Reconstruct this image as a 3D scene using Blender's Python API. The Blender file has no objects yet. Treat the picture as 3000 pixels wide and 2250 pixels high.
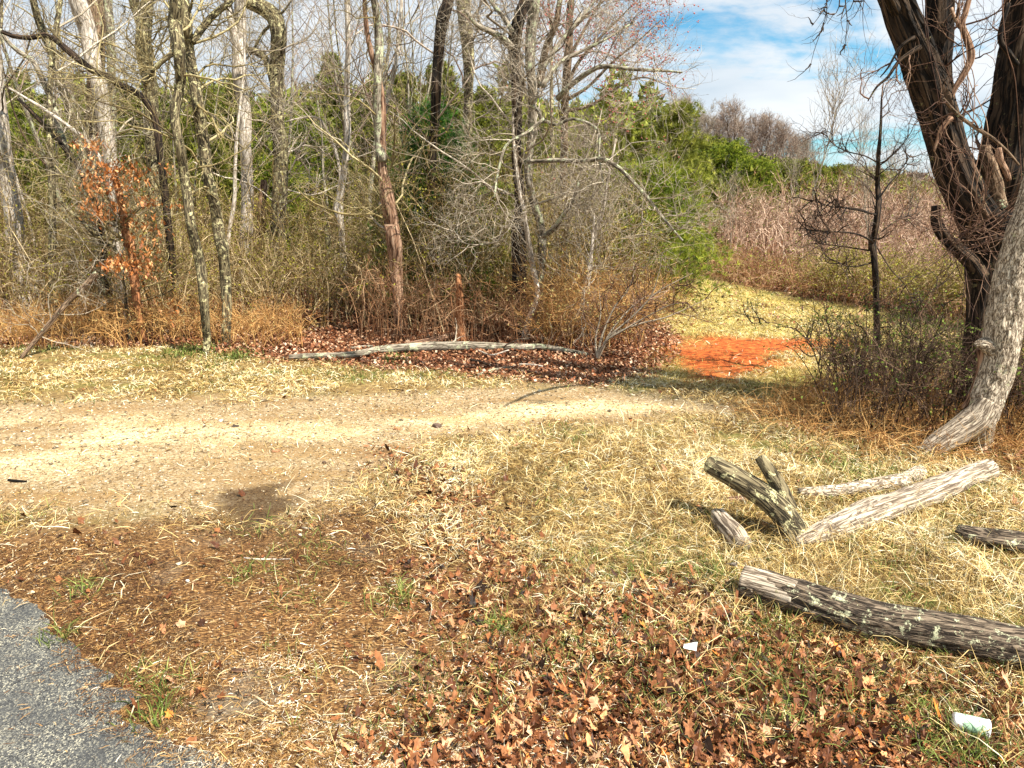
import bpy, math
import numpy as np
from mathutils import Vector
R = math.radians
rng = np.random.default_rng(7)
sc = bpy.context.scene
col = sc.collection

# ------------------------------------------------------------------ camera, sky, sun, exposure
CAM_H, FPX, PITCH = 1.6, 2180.0, math.atan(525 / 2180.0)
cd = bpy.data.cameras.new('camera'); cam = bpy.data.objects.new('camera', cd); col.objects.link(cam)
cam.location = (0, 0, CAM_H); cam.rotation_euler = (math.pi / 2 - PITCH, 0, 0)
cd.sensor_fit = 'HORIZONTAL'; cd.sensor_width = 36.0; cd.lens = 36.0 * FPX / 3000.0
cd.clip_start = 0.05; cd.clip_end = 3000
sc.camera = cam
sc.view_settings.view_transform = 'Standard'
try: sc.view_settings.look = 'None'
except Exception: pass
sc.view_settings.exposure = 1.12
sc.view_settings.gamma = 1
sc.cycles.max_bounces = 5; sc.cycles.diffuse_bounces = 2; sc.cycles.transparent_max_bounces = 4

SUN_DIR = Vector((0.74, -0.52, 0.0)).normalized()          # towards the sun, on the ground plane
SUN_EL = R(53)
sl = bpy.data.lights.new('sun', 'SUN'); sl.energy = 5.0; sl.angle = R(0.53); sl.color = (1.0, 0.93, 0.82)
so = bpy.data.objects.new('sun', sl); col.objects.link(so)
sv = Vector((SUN_DIR.x * math.cos(SUN_EL), SUN_DIR.y * math.cos(SUN_EL), math.sin(SUN_EL)))
so.rotation_euler = sv.to_track_quat('Z', 'Y').to_euler(); so.location = (8, -4, 12)

class NT:
    """small helper round a node tree"""
    def __init__(s, nt): s.t = nt; s.n = nt.nodes; s.l = nt.links
    def new(s, ty, **kw):
        n = s.n.new(ty)
        for k, v in kw.items():
            if k in n.inputs.keys(): n.inputs[k].default_value = v
            else: setattr(n, k, v)
        return n
    def link(s, a, b): s.l.new(a, b)
    def mix(s, fac, a, b, blend='MIX'):
        m = s.n.new('ShaderNodeMix'); m.data_type = 'RGBA'; m.blend_type = blend
        for inp, v in ((m.inputs[0], fac), (m.inputs[6], a), (m.inputs[7], b)):
            if isinstance(v, bpy.types.NodeSocket): s.l.new(v, inp)
            elif isinstance(v, (int, float)): inp.default_value = v
            else: inp.default_value = (*v, 1) if len(v) == 3 else v
        return m.outputs[2]
    def math(s, op, a, b=0.0, c=None):
        m = s.n.new('ShaderNodeMath'); m.operation = op
        for inp, v in zip(m.inputs, (a, b, c)):
            if v is None: continue
            if isinstance(v, bpy.types.NodeSocket): s.l.new(v, inp)
            else: inp.default_value = v
        return m.outputs[0]
    def ramp(s, fac, stops, interp='LINEAR'):
        r = s.n.new('ShaderNodeValToRGB'); r.color_ramp.interpolation = interp
        e = r.color_ramp.elements
        while len(e) < len(stops): e.new(0.5)
        for el, (p, c) in zip(e, stops):
            el.position = p; el.color = (*c, 1) if len(c) == 3 else c
        s.l.new(fac, r.inputs[0]); return r.outputs[0]
    def rng(s, v, a, b, c=0.0, d=1.0):
        m = s.n.new('ShaderNodeMapRange'); m.interpolation_type = 'SMOOTHSTEP'
        s.l.new(v, m.inputs[0])
        for i, k in zip((1, 2, 3, 4), (a, b, c, d)): m.inputs[i].default_value = k
        return m.outputs[0]
    def noise(s, vec, scale, detail=4, rough=0.55, dist=0.0):
        n = s.n.new('ShaderNodeTexNoise'); n.inputs['Scale'].default_value = scale
        n.inputs['Detail'].default_value = detail; n.inputs['Roughness'].default_value = rough
        n.inputs['Distortion'].default_value = dist
        if vec is not None: s.l.new(vec, n.inputs['Vector'])
        return n.outputs[0]
    def mapping(s, vec, scale, loc=(0, 0, 0), rot=(0, 0, 0)):
        m = s.n.new('ShaderNodeMapping'); m.inputs['Scale'].default_value = scale
        m.inputs['Location'].default_value = loc; m.inputs['Rotation'].default_value = rot
        s.l.new(vec, m.inputs['Vector']); return m.outputs[0]

w = bpy.data.worlds.new('World'); sc.world = w; w.use_nodes = True
N = NT(w.node_tree); N.n.clear()
sky = N.new('ShaderNodeTexSky'); sky.sky_type = 'NISHITA'; sky.sun_disc = False
sky.sun_elevation = SUN_EL; sky.sun_rotation = math.atan2(sv.x, sv.y)
sky.air_density = 1.0; sky.dust_density = 0.4; sky.ozone_density = 1.5
tc = N.new('ShaderNodeTexCoord')
m1 = N.mapping(tc.outputs['Generated'], (1.0, 1.0, 3.4), (0.35, 0.1, 0.27))
n1 = N.noise(m1, 2.6, 8, 0.6, 0.25)
n2 = N.noise(m1, 9.0, 6, 0.6, 0.2)
sep = N.new('ShaderNodeSeparateXYZ'); N.link(tc.outputs['Generated'], sep.inputs[0])
lf = N.rng(sep.outputs[0], 0.30, -0.35)                      # more cloud towards the left of the sky
v = N.math('ADD', n1, N.math('MULTIPLY', n2, 0.22)); v = N.math('ADD', v, N.math('MULTIPLY', lf, 0.26))
mask = N.rng(v, 0.53, 0.68)
skyc = N.mix(1.0, sky.outputs[0], (0.5, 1.12, 1.25), 'MULTIPLY')
shade = N.noise(m1, 5.0, 4, 0.5)
cl = N.ramp(shade, [(0.3, (5.2, 5.9, 6.6)), (0.65, (7.6, 7.8, 8.0))])
out = N.mix(N.math('MULTIPLY', mask, 0.94), skyc, cl)
bg = N.new('ShaderNodeBackground'); bg.inputs[1].default_value = 0.062
N.link(out, bg.inputs[0]); wo = N.new('ShaderNodeOutputWorld'); N.link(bg.outputs[0], wo.inputs[0])

# ------------------------------------------------------------------ maths helpers
TAB = np.random.default_rng(3).random((64, 64, 64)).astype(np.float32)
def vnoise(x, y, z=0.0, seed=0):
    x = np.asarray(x, float) + seed * 17.3; y = np.asarray(y, float) + seed * 5.1; z = np.zeros_like(x) + z + seed * 2.7
    xi, yi, zi = np.floor(x).astype(int), np.floor(y).astype(int), np.floor(z).astype(int)
    fx, fy, fz = x - xi, y - yi, z - zi
    fx, fy, fz = [f * f * (3 - 2 * f) for f in (fx, fy, fz)]
    o = 0
    for dx in (0, 1):
        for dy in (0, 1):
            for dz in (0, 1):
                o = o + TAB[(xi + dx) & 63, (yi + dy) & 63, (zi + dz) & 63] * (fx if dx else 1 - fx) * (fy if dy else 1 - fy) * (fz if dz else 1 - fz)
    return o
def fbm(x, y, z=0.0, seed=0, oct=4):
    o = 0; a = 0.5; t = 0
    for k in range(oct):
        o = o + a * vnoise(np.asarray(x) * 2 ** k, np.asarray(y) * 2 ** k, np.asarray(z) * 2 ** k, seed + k); t += a; a *= 0.5
    return o / t
def sst(x, a, b):
    t = np.clip((x - a) / (b - a), 0, 1); return t * t * (3 - 2 * t)
def terr(x, y):
    x = np.asarray(x, float); y = np.asarray(y, float)
    near = (fbm(x * 1.6, y * 1.6, 0, 1) - 0.5) * 0.03 + (fbm(x * 9, y * 9, 0, 2, 2) - 0.5) * 0.012
    z = near + 0.035 * (1 - 0.8 * sst(x / np.maximum(y, 1), 0.36, 0.62)) * np.clip(y - 16, 0, 60) + 0.10 * sst(-x, 1, 6) * sst(y, 11, 16)
    ang = x / np.maximum(y, 1)
    z = z + (4.6 * sst(-ang, -0.42, -0.22) + 1.2) * sst(y, 50, 120)
    z = z - 0.10 * np.clip(y - 170, 0, 400)
    return z
CP, SP = math.cos(PITCH), math.sin(PITCH)
def at(px, py, D):
    """the point at distance D in front, seen through photograph pixel px, py"""
    u = (px - 1500) / FPX; v = (1125 - py) / FPX
    t = D / (CP + v * SP)
    return np.array([u * t, D, CAM_H + t * (-SP + v * CP)])
def G(px, py):
    u = (px - 1500) / FPX; v = (1125 - py) / FPX
    dz = -SP + v * CP
    t = CAM_H / -dz if dz < -1e-4 else 400
    return np.array([u * t, (CP + v * SP) * t])
def GD(py):
    return float(G(1500, py)[1])
def pxw(wpx, D): return wpx / FPX * D * 1.0

# ------------------------------------------------------------------ mesh helpers
class Geo:
    def __init__(s): s.V = []; s.F = {3: [], 4: []}; s.T = []; s.B = []; s.n = 0
    def add(s, V, F, tint=0.5, bk=None):
        V = np.asarray(V, float).reshape(-1, 3)
        s.V.append(V)
        t = np.empty(len(V)); t[:] = tint; s.T.append(t)
        s.B.append(np.zeros((len(V), 3)) if bk is None else np.asarray(bk, float).reshape(-1, 3))
        for f in (F if isinstance(F, list) else [F]):
            f = np.asarray(f, int)
            if len(f): s.F[f.shape[1]].append(f + s.n)
        s.n += len(V)
    def build(s, name, mat, parent=None, smooth=True, bark=True, origin=None):
        V = np.concatenate(s.V)
        if origin is not None: V = V - np.asarray(origin, float)
        me = bpy.data.meshes.new(name)
        me.vertices.add(len(V)); me.vertices.foreach_set('co', V.astype(np.float32).ravel())
        q = np.concatenate(s.F[4]) if s.F[4] else np.zeros((0, 4), int)
        t = np.concatenate(s.F[3]) if s.F[3] else np.zeros((0, 3), int)
        loops = np.concatenate([q.ravel(), t.ravel()]).astype(np.int32)
        me.loops.add(len(loops)); me.loops.foreach_set('vertex_index', loops)
        nf = len(q) + len(t); me.polygons.add(nf)
        st = np.concatenate([np.arange(len(q)) * 4, len(q) * 4 + np.arange(len(t)) * 3]).astype(np.int32)
        me.polygons.foreach_set('loop_start', st)
        me.polygons.foreach_set('use_smooth', np.full(nf, smooth))
        me.update(calc_edges=True)
        a = me.attributes.new('tint', 'FLOAT', 'POINT'); a.data.foreach_set('value', np.concatenate(s.T).astype(np.float32))
        if bark:
            a = me.attributes.new('bk', 'FLOAT_VECTOR', 'POINT'); a.data.foreach_set('vector', np.concatenate(s.B).astype(np.float32).ravel())
        me.materials.append(mat)
        o = bpy.data.objects.new(name, me); col.objects.link(o)
        if parent is not None: o.parent = parent
        return o

def tag(o, label=None, cat=None, group=None, kind=None):
    if label: o['label'] = label
    if cat: o['category'] = cat
    if group: o['group'] = group
    if kind: o['kind'] = kind
    return o
def thing(name, label, cat, loc=(0, 0, 0), group=None):
    o = bpy.data.objects.new(name, None); col.objects.link(o); o.location = tuple(float(c) for c in loc)
    o.empty_display_size = 0.2
    return tag(o, label, cat, group)
def copy_tree(o, parent=None):
    c = o.copy(); col.objects.link(c); c.parent = parent
    for ch in [k for k in o.children]: copy_tree(ch, c)
    return c

def unit(v): return v / np.maximum(np.linalg.norm(v, axis=-1, keepdims=True), 1e-9)
def tubes(geo, P, Rr, S=3, tint=None, ref=None, seed=0, rough=0.0, cap=False, ridge=0.0, rfreq=(9, 5)):
    """N swept tubes: P[N,K,3], Rr[N,K]"""
    P = np.asarray(P, float); Rr = np.asarray(Rr, float)
    Nn, K = Rr.shape
    T = np.empty_like(P); T[:, 1:-1] = P[:, 2:] - P[:, :-2]; T[:, 0] = P[:, 1] - P[:, 0]; T[:, -1] = P[:, -1] - P[:, -2]
    T = unit(T)
    if ref is None: ref = unit(rng.normal(size=(Nn, 1, 3)))
    else: ref = np.asarray(ref, float).reshape(1, 1, 3)
    A = unit(np.cross(T, ref + 1e-4)); B = np.cross(T, A)
    th = np.linspace(0, 2 * np.pi, S, endpoint=False)
    L = np.concatenate([np.zeros((Nn, 1)), np.cumsum(np.linalg.norm(P[:, 1:] - P[:, :-1], axis=2), axis=1)], axis=1)
    rr = Rr[:, :, None] * np.ones(S)
    c, s_ = np.cos(th), np.sin(th)
    if rough:
        rr = rr * (1 + rough * (fbm(c * 1.3 + 7, s_ * 1.3 + 3, L[:, :, None] * 4, seed, 3) - 0.5) * 2)
    if ridge:
        n = vnoise(c * rfreq[0] + 20 + 0 * L[:, :, None], s_ * rfreq[0] + 20, L[:, :, None] * rfreq[1], seed + 3)
        n2 = vnoise(c * rfreq[0] * 2 + 20 + 0 * L[:, :, None], s_ * rfreq[0] * 2 + 20, L[:, :, None] * rfreq[1] * 2, seed + 5)
        rr = rr + ridge * (1 - 2 * np.abs(n - 0.5) * 2.0 + 0.5 * (n2 - 0.5))
    V = P[:, :, None, :] + rr[..., None] * (A[:, :, None, :] * c[:, None] + B[:, :, None, :] * s_[:, None])
    bk = np.stack([Rr[:, :, None] * c + 0 * rr + seed * 1.3, Rr[:, :, None] * s_ + 0 * rr, L[:, :, None] + 0 * rr], -1)
    idx = np.arange(Nn * K * S).reshape(Nn, K, S)
    a = idx[:, :-1]; b = idx[:, 1:]
    F = np.stack([a, np.roll(a, -1, 2), np.roll(b, -1, 2), b], -1).reshape(-1, 4)
    fl = [F]
    Vv = V.reshape(-1, 3); bk = bk.reshape(-1, 3)
    if tint is None: tt = np.repeat(0.92 * rng.random(Nn), K * S)
    else: tt = np.repeat(np.broadcast_to(tint, (Nn,)), K * S)
    if cap:
        ex = []; tri = []
        for k, e in ((0, 0), (K - 1, 1)):
            ci = Nn * K * S + len(ex) * Nn
            ex.append(P[:, k] + (T[:, k] * (rr[:, k].mean(1)[:, None]) * (0.15 if e else -0.15)))
            for n_ in range(Nn):
                ring = idx[n_, k]
                f = np.stack([ring, np.roll(ring, -1), np.full(S, ci + n_)], 1)
                tri.append(f if e else f[:, ::-1])
        exv = np.concatenate(ex)
        Vv = np.concatenate([Vv, exv]); bk = np.concatenate([bk, np.concatenate([P[:, 0] * 3, P[:, -1] * 3])])
        tt = np.concatenate([tt, np.full(len(exv), tt[0])])
        fl.append(np.concatenate(tri))
    geo.add(Vv, fl, tt, bk)

def resample(pts, rad, step):
    """smooth (Catmull-Rom) and resample a polyline; returns P, R"""
    P = np.asarray(pts, float); r = np.asarray(rad, float)
    Q = np.concatenate([[2 * P[0] - P[1]], P, [2 * P[-1] - P[-2]]])
    out = []; ro = []
    for i in range(len(P) - 1):
        p0, p1, p2, p3 = Q[i], Q[i + 1], Q[i + 2], Q[i + 3]
        n = max(1, int(round(np.linalg.norm(p2 - p1) / step)))
        t = (np.arange(n) / n)[:, None]
        out.append(0.5 * ((2 * p1) + (-p0 + p2) * t + (2 * p0 - 5 * p1 + 4 * p2 - p3) * t ** 2 + (-p0 + 3 * p1 - 3 * p2 + p3) * t ** 3))
        ro.append(r[i] + (r[i + 1] - r[i]) * t[:, 0])
    out.append(P[-1:]); ro.append(r[-1:])
    return np.concatenate(out), np.concatenate(ro)

def shoots(P0, D0, L, R0, K, up=0.0, wig=0.25, taper=0.25, droop=0.0):
    """random-walk branches from P0 in directions D0"""
    n = len(P0); P = np.empty((n, K, 3)); P[:, 0] = P0; d = unit(D0)
    st = (L / (K - 1))[:, None]
    for k in range(1, K):
        d = unit(d + rng.normal(size=(n, 3)) * wig + np.array([0, 0, up - droop * k / K]))
        P[:, k] = P[:, k - 1] + d * st
    t = np.linspace(0, 1, K)
    return P, R0[:, None] * (1 - (1 - taper) * t)
def kids(P, Rr, per, lr, K, ang=0.9, rr=0.55, tmin=0.2, up=0.1, wig=0.22, lmin=0.0, rmin=0.0018, droop=0.0):
    n, Kp = Rr.shape
    idx = np.repeat(np.arange(n), per); m = len(idx)
    t = tmin + (1 - tmin) * rng.random(m); f = t * (Kp - 1); i = np.minimum(f.astype(int), Kp - 2); fr = (f - i)[:, None]
    A = P[idx, i]; B = P[idx, i + 1]; p = A + (B - A) * fr
    tan = unit(B - A); side = unit(np.cross(tan, rng.normal(size=(m, 3))))
    a = ang * (0.7 + 0.6 * rng.random(m))[:, None]
    d = tan * np.cos(a) + side * np.sin(a)
    Lp = np.linalg.norm(P[:, 1:] - P[:, :-1], axis=2).sum(1)[idx]
    L = Lp * lr * (0.5 + 0.9 * rng.random(m)) * (1.15 - 0.6 * t) + lmin
    r0 = np.maximum((Rr[idx, i] * (1 - fr[:, 0]) + Rr[idx, i + 1] * fr[:, 0]) * rr, rmin)
    return shoots(p, d, L, r0, K, up, wig, 0.3, droop)

# ------------------------------------------------------------------ materials
def new_mat(name):
    m = bpy.data.materials.new(name); m.use_nodes = True
    N = NT(m.node_tree); b = m.node_tree.nodes['Principled BSDF']
    b.inputs['Specular IOR Level'].default_value = 0.25
    return m, N, b
def attr(N, name, out='Fac'):
    a = N.new('ShaderNodeAttribute'); a.attribute_name = name; return a.outputs[out]
def mat_tint(name, stops, rough=0.8, trans=0.0, nscale=40, nvar=0.35, interp='LINEAR'):
    m, N, b = new_mat(name)
    c = N.ramp(attr(N, 'tint'), stops, interp)
    g = N.new('ShaderNodeNewGeometry')
    n = N.noise(g.outputs['Position'], nscale, 2)
    k = N.rng(n, 0.3, 0.7, 1 - nvar, 1 + nvar * 0.6)
    mul = N.new('ShaderNodeVectorMath'); mul.operation = 'SCALE'; N.link(c, mul.inputs[0]); N.link(k, mul.inputs['Scale'])
    N.link(mul.outputs[0], b.inputs['Base Color']); b.inputs['Roughness'].default_value = rough
    if trans:
        tr = N.new('ShaderNodeBsdfTranslucent'); N.link(mul.outputs[0], tr.inputs[0])
        mx = N.new('ShaderNodeMixShader'); mx.inputs[0].default_value = trans
        N.link(b.outputs[0], mx.inputs[1]); N.link(tr.outputs[0], mx.inputs[2])
        N.link(mx.outputs[0], m.node_tree.nodes['Material Output'].inputs[0])
    return m
def mat_bark(name, dark, mid, light, lichen=(0.45, 0.48, 0.3), lam=0.35, scale=28, stretch=0.16, bump=0.5, lsc=9, fine=1.0, bare=None):
    m, N, b = new_mat(name)
    bk = attr(N, 'bk', 'Vector')
    mp = N.mapping(bk, (scale, scale, scale * stretch))
    n1 = N.noise(mp, 1.0, 5, 0.65, 0.4)
    n2 = N.noise(N.mapping(bk, (scale * 1.2, scale * 1.2, scale * stretch * 1.1), (3, 1, 2)), 1.0, 3, 0.6, 0.9)
    crack = N.rng(N.math('ABSOLUTE', N.math('SUBTRACT', n2, 0.5)), 0.0, 0.10)
    n3 = N.noise(bk, 5.0, 3, 0.6)
    h = N.math('ADD', N.math('MULTIPLY', crack, 0.26), N.math('MULTIPLY', n1, 0.62)); h = N.math('ADD', h, N.math('MULTIPLY', n3, 0.14))
    c = N.ramp(h, [(0.38, dark), (0.56, mid), (0.77, light)])
    ln = N.noise(bk, lsc, 6, 0.68, 0.5); ln2 = N.noise(bk, lsc * 9, 3, 0.6)
    lv = N.math('ADD', ln, N.math('MULTIPLY', ln2, 0.30))
    th = 0.86 - lam * 0.4
    lm = N.rng(lv, th, th + 0.06)
    c = N.mix(N.math('MULTIPLY', lm, N.rng(h, 0.25, 0.5, 0.35, 1.0)), c, lichen)
    if bare is not None:
        bn = N.noise(bk, 3.2, 4, 0.55, 0.3); bm = N.rng(bn, 0.52, 0.56)
        st = N.noise(N.mapping(bk, (60, 60, 5)), 1.0, 4, 0.6)
        c = N.mix(bm, c, N.ramp(st, [(0.3, tuple(0.4 * k for k in bare)), (0.6, bare)]))
    N.link(c, b.inputs['Base Color']); b.inputs['Roughness'].default_value = 0.9
    bp = N.new('ShaderNodeBump'); bp.inputs['Strength'].default_value = bump; bp.inputs['Distance'].default_value = 0.012 * fine
    N.link(N.math('ADD', h, N.math('MULTIPLY', lm, 0.15)), bp.inputs['Height']); N.link(bp.outputs[0], b.inputs['Normal'])
    return m
BK = dict(
    grey=mat_bark('bark_grey', (0.06, 0.05, 0.035), (0.22, 0.18, 0.13), (0.46, 0.41, 0.33), lam=0.45),
    lichen=mat_bark('bark_lichen', (0.03, 0.024, 0.014), (0.13, 0.1, 0.055), (0.36, 0.3, 0.17), (0.66, 0.6, 0.32), 0.42, lsc=16, bump=0.9, fine=2),
    pale=mat_bark('bark_pale', (0.2, 0.16, 0.12), (0.5, 0.43, 0.35), (0.78, 0.72, 0.63), lam=0.15, bump=0.3),
    brown=mat_bark('bark_brown', (0.04, 0.025, 0.015), (0.15, 0.095, 0.055), (0.33, 0.23, 0.15), lam=0.3),
    dark=mat_bark('bark_dark', (0.005, 0.0035, 0.0025), (0.026, 0.017, 0.011), (0.12, 0.076, 0.045), (0.2, 0.17, 0.08), 0.25, scale=20, stretch=0.1, bump=1.0, fine=2.0),
    rust=mat_bark('wood_rust', (0.09, 0.03, 0.012), (0.33, 0.13, 0.05), (0.55, 0.3, 0.15), lam=0.1, scale=34, stretch=0.08),
    snag=mat_bark('wood_snag', (0.06, 0.03, 0.018), (0.27, 0.15, 0.09), (0.52, 0.36, 0.25), lam=0.15, scale=30, stretch=0.08),
    log=mat_bark('bark_log', (0.02, 0.014, 0.01), (0.12, 0.088, 0.06), (0.34, 0.26, 0.18), (0.6, 0.6, 0.38), 0.36, scale=62, stretch=0.12, bump=1.0, lsc=22),
    plate=mat_bark('bark_plated', (0.10, 0.07, 0.045), (0.46, 0.37, 0.27), (0.82, 0.72, 0.57), (0.5, 0.48, 0.3), 0.3, scale=60, stretch=0.3, bump=1.0),
    bleached=mat_bark('wood_bleached', (0.11, 0.08, 0.055), (0.42, 0.34, 0.25), (0.72, 0.62, 0.48), (0.32, 0.28, 0.16), 0.2, scale=52, stretch=0.06, bump=0.7),
)
TW = dict(
    grey=mat_tint('twig_grey', [(0, (0.12, 0.09, 0.06)), (0.5, (0.34, 0.28, 0.2)), (1, (0.62, 0.54, 0.43))]),
    olive=mat_tint('twig_olive', [(0, (0.09, 0.065, 0.03)), (0.5, (0.27, 0.21, 0.09)), (1, (0.52, 0.44, 0.24))]),
    pink=mat_tint('twig_pink', [(0, (0.13, 0.08, 0.06)), (0.5, (0.34, 0.25, 0.19)), (0.9, (0.56, 0.46, 0.36)), (0.94, (0.5, 0.14, 0.12)), (1, (0.5, 0.14, 0.12))]),
    pale=mat_tint('twig_pale', [(0, (0.25, 0.2, 0.14)), (0.5, (0.45, 0.38, 0.29)), (1, (0.66, 0.58, 0.48))]),
    dark=mat_tint('twig_dark', [(0, (0.02, 0.014, 0.01)), (0.5, (0.06, 0.04, 0.028)), (1, (0.14, 0.09, 0.06))]),
    red=mat_tint('twig_red', [(0, (0.04, 0.018, 0.012)), (0.5, (0.13, 0.065, 0.04)), (1, (0.42, 0.27, 0.18))]),
)

# ------------------------------------------------------------------ ground cover regions (laid out on the ground, in metres)
def poly(pts): return np.array([G(*p) for p in pts])
def sdist(P, x, y):
    """signed distance to polygon P, positive inside"""
    x = np.asarray(x, float); y = np.asarray(y, float)
    d = np.full(x.shape, 1e9); ins = np.zeros(x.shape, bool)
    for (ax, ay), (bx, by) in zip(P, np.roll(P, -1, 0)):
        ex, ey = bx - ax, by - ay
        t = np.clip(((x - ax) * ex + (y - ay) * ey) / (ex * ex + ey * ey + 1e-12), 0, 1)
        d = np.minimum(d, np.hypot(x - ax - t * ex, y - ay - t * ey))
        c = ((ay > y) != (by > y)) & (x < (bx - ax) * (y - ay) / (by - ay + 1e-12) + ax)
        ins ^= c
    return np.where(ins, d, -d)
PG = dict(
    gravel=poly([(-900, 1200), (300, 1165), (700, 1168), (1200, 1138), (1700, 1128), (2300, 1180), (2420, 1205), (2330, 1240), (1950, 1248), (1650, 1262), (1300, 1300), (1150, 1380), (1000, 1500), (850, 1560), (600, 1530), (300, 1520), (-900, 1640)]),
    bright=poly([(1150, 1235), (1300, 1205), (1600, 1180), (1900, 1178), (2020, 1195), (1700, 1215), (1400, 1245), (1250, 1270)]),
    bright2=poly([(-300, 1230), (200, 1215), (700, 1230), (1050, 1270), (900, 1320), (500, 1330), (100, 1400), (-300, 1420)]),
    mulch=poly([(-900, 1560), (300, 1500), (700, 1500), (1100, 1440), (1280, 1500), (1400, 1700), (1500, 1950), (1650, 2200), (1800, 2600), (-1500, 2600)]),
    leaves=poly([(1130, 1340), (1330, 1380), (1560, 1500), (1800, 1660), (2150, 1745), (2500, 1850), (3000, 1990), (3600, 2080), (3800, 2700), (1200, 2700), (1150, 2150), (1420, 1950), (1250, 1700)]),
    clay=poly([(1985, 1000), (2080, 975), (2250, 985), (2420, 995), (2500, 1015), (2340, 1045), (2230, 1085), (2130, 1120), (2000, 1130), (1965, 1080)]),
    litter=poly([(-3500, 1010), (-200, 1000), (500, 1020), (850, 1062), (1300, 1095), (1750, 1122), (1900, 1108), (1975, 1060), (2000, 990), (1900, 945), (1855, 900), (1865, 830), (1890, 760), (1900, 640), (-6000, 640)]),
    meadow=poly([(1900, 800), (1960, 790), (2100, 825), (2400, 890), (2850, 950), (3600, 1010), (3600, 1060), (2700, 1100), (2450, 1180), (2300, 1180), (1900, 1120), (1980, 960), (1880, 900)]),
    stain=poly([(670, 1490), (720, 1450), (800, 1430), (850, 1460), (830, 1510), (760, 1545), (690, 1535)]),
    rut_shadow=poly([(1750, 1135), (2100, 1150), (2330, 1185), (2340, 1204), (2100, 1206), (1900, 1180)]),  # outline of the big tree's trunk shadow across the track
    brushfloor=poly([(1960, 780), (2400, 880), (2900, 940), (3800, 1000), (9000, 1000), (9000, 620), (1960, 620)]),
    bank=poly([(2300, 1235), (2500, 1200), (2800, 1240), (3100, 1260), (3500, 1350), (3400, 1480), (2900, 1380), (2600, 1400), (2350, 1330)]),
)
def masks(x, y):
    n = fbm(x * 1.1, y * 1.1, 0, 11) - 0.5; n2 = fbm(x * 5, y * 5, 0, 12) - 0.5
    nn = n * 0.7 + n2 * 0.25
    d = {k: sdist(P, x, y) for k, P in PG.items()}
    m = {}
    m['gravel'] = sst(d['gravel'] + nn * 1.1, -0.35, 0.3)
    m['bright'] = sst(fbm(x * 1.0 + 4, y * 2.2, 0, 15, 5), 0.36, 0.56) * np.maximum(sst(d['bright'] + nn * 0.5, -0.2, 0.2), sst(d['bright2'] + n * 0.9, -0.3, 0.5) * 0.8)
    m['mulch'] = sst(d['mulch'] + nn * 0.7, -0.3, 0.3)
    m['leaves'] = sst(d['leaves'] + nn * 1.3, -0.35, 0.5)
    m['clay'] = sst(d['clay'] + nn * 1.9, -0.4, 0.4)
    m['litter'] = sst(d['litter'] + nn * 0.9, -0.25, 0.2)
    m['meadow'] = sst(d['meadow'] + nn * 0.6, -0.2, 0.3)
    m['stain'] = sst(d['stain'] + n2 * 0.5 + n * 0.2, -0.14, 0.03)
    m['rut_shadow'] = sst(d['rut_shadow'] + nn * 0.4, -0.15, 0.2)
    m['brushfloor'] = sst(d['brushfloor'] + nn, -0.3, 0.3)
    m['bank'] = sst(d['bank'] + nn, -0.3, 0.3)
    return m

# ------------------------------------------------------------------ the ground sheet
xs = np.concatenate([-np.geomspace(9, 500, 60)[::-1], np.arange(-8.95, 9, 0.04), np.geomspace(9.02, 500, 60)])
ys = np.concatenate([-np.geomspace(0.5, 60, 16)[::-1], np.arange(0, 1.6, 0.1), np.arange(1.6, 7, 0.025), np.arange(7, 16, 0.06), np.geomspace(16.05, 600, 150)])
X, Y = np.meshgrid(xs, ys)
g = Geo(); nx, ny = len(xs), len(ys)
M = masks(X.ravel(), Y.ravel())
Z = terr(X, Y)
rough = (fbm(X * 30, Y * 30, 0, 5, 2) - 0.5) * 0.012 * np.where(Y < 16, 1, 0)
Z = Z + rough * (1 - 0.6 * M['gravel'].reshape(X.shape)) + (fbm(X * 4, Y * 4, 0, 6) - 0.5) * 0.09 * M['litter'].reshape(X.shape) * (Y < 20)
i = np.arange(nx * ny).reshape(ny, nx)
F = np.stack([i[:-1, :-1], i[:-1, 1:], i[1:, 1:], i[1:, :-1]], -1).reshape(-1, 4)
g.add(np.stack([X, Y, Z], -1).reshape(-1, 3), F)
m, N, b = new_mat('ground_soil')
ground = g.build('ground', m, bark=False); tag(ground, 'gravel, dry grass and leaf strewn ground of the clearing', 'ground', kind='structure')
for nm, ks in (('ma', ('gravel', 'bright', 'mulch', 'leaves')), ('mb', ('clay', 'litter', 'meadow', 'stain')), ('mc', ('rut_shadow', 'brushfloor', 'bank', 'bank'))):
    a = ground.data.attributes.new(nm, 'FLOAT_COLOR', 'POINT')
    a.data.foreach_set('color', np.stack([M[k] for k in ks], -1).astype(np.float32).ravel())
def mk_sep(name):
    a = N.new('ShaderNodeAttribute'); a.attribute_name = name
    s = N.new('ShaderNodeSeparateColor'); N.link(a.outputs['Color'], s.inputs[0]); return s.outputs[0], s.outputs[1], s.outputs[2], a.outputs['Alpha']
gr, br, mu, le = mk_sep('ma'); cy, li, me_, stn = mk_sep('mb'); rut_shadow, bf, bank, _ = mk_sep('mc')
pos = N.new('ShaderNodeNewGeometry').outputs['Position']
nf = N.noise(pos, 90, 4, 0.7); nm_ = N.noise(pos, 22, 5, 0.7); nl = N.noise(pos, 2.2, 5, 0.6); nst = N.noise(N.mapping(pos, (40, 130, 40)), 1.0, 4, 0.7)
grass = N.ramp(nm_, [(0.3, (0.05, 0.03, 0.01)), (0.5, (0.2, 0.13, 0.045)), (0.7, (0.42, 0.31, 0.12))])
grass = N.mix(N.rng(nl, 0.45, 0.65, 0, 0.8), grass, (0.12, 0.13, 0.025))
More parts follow.
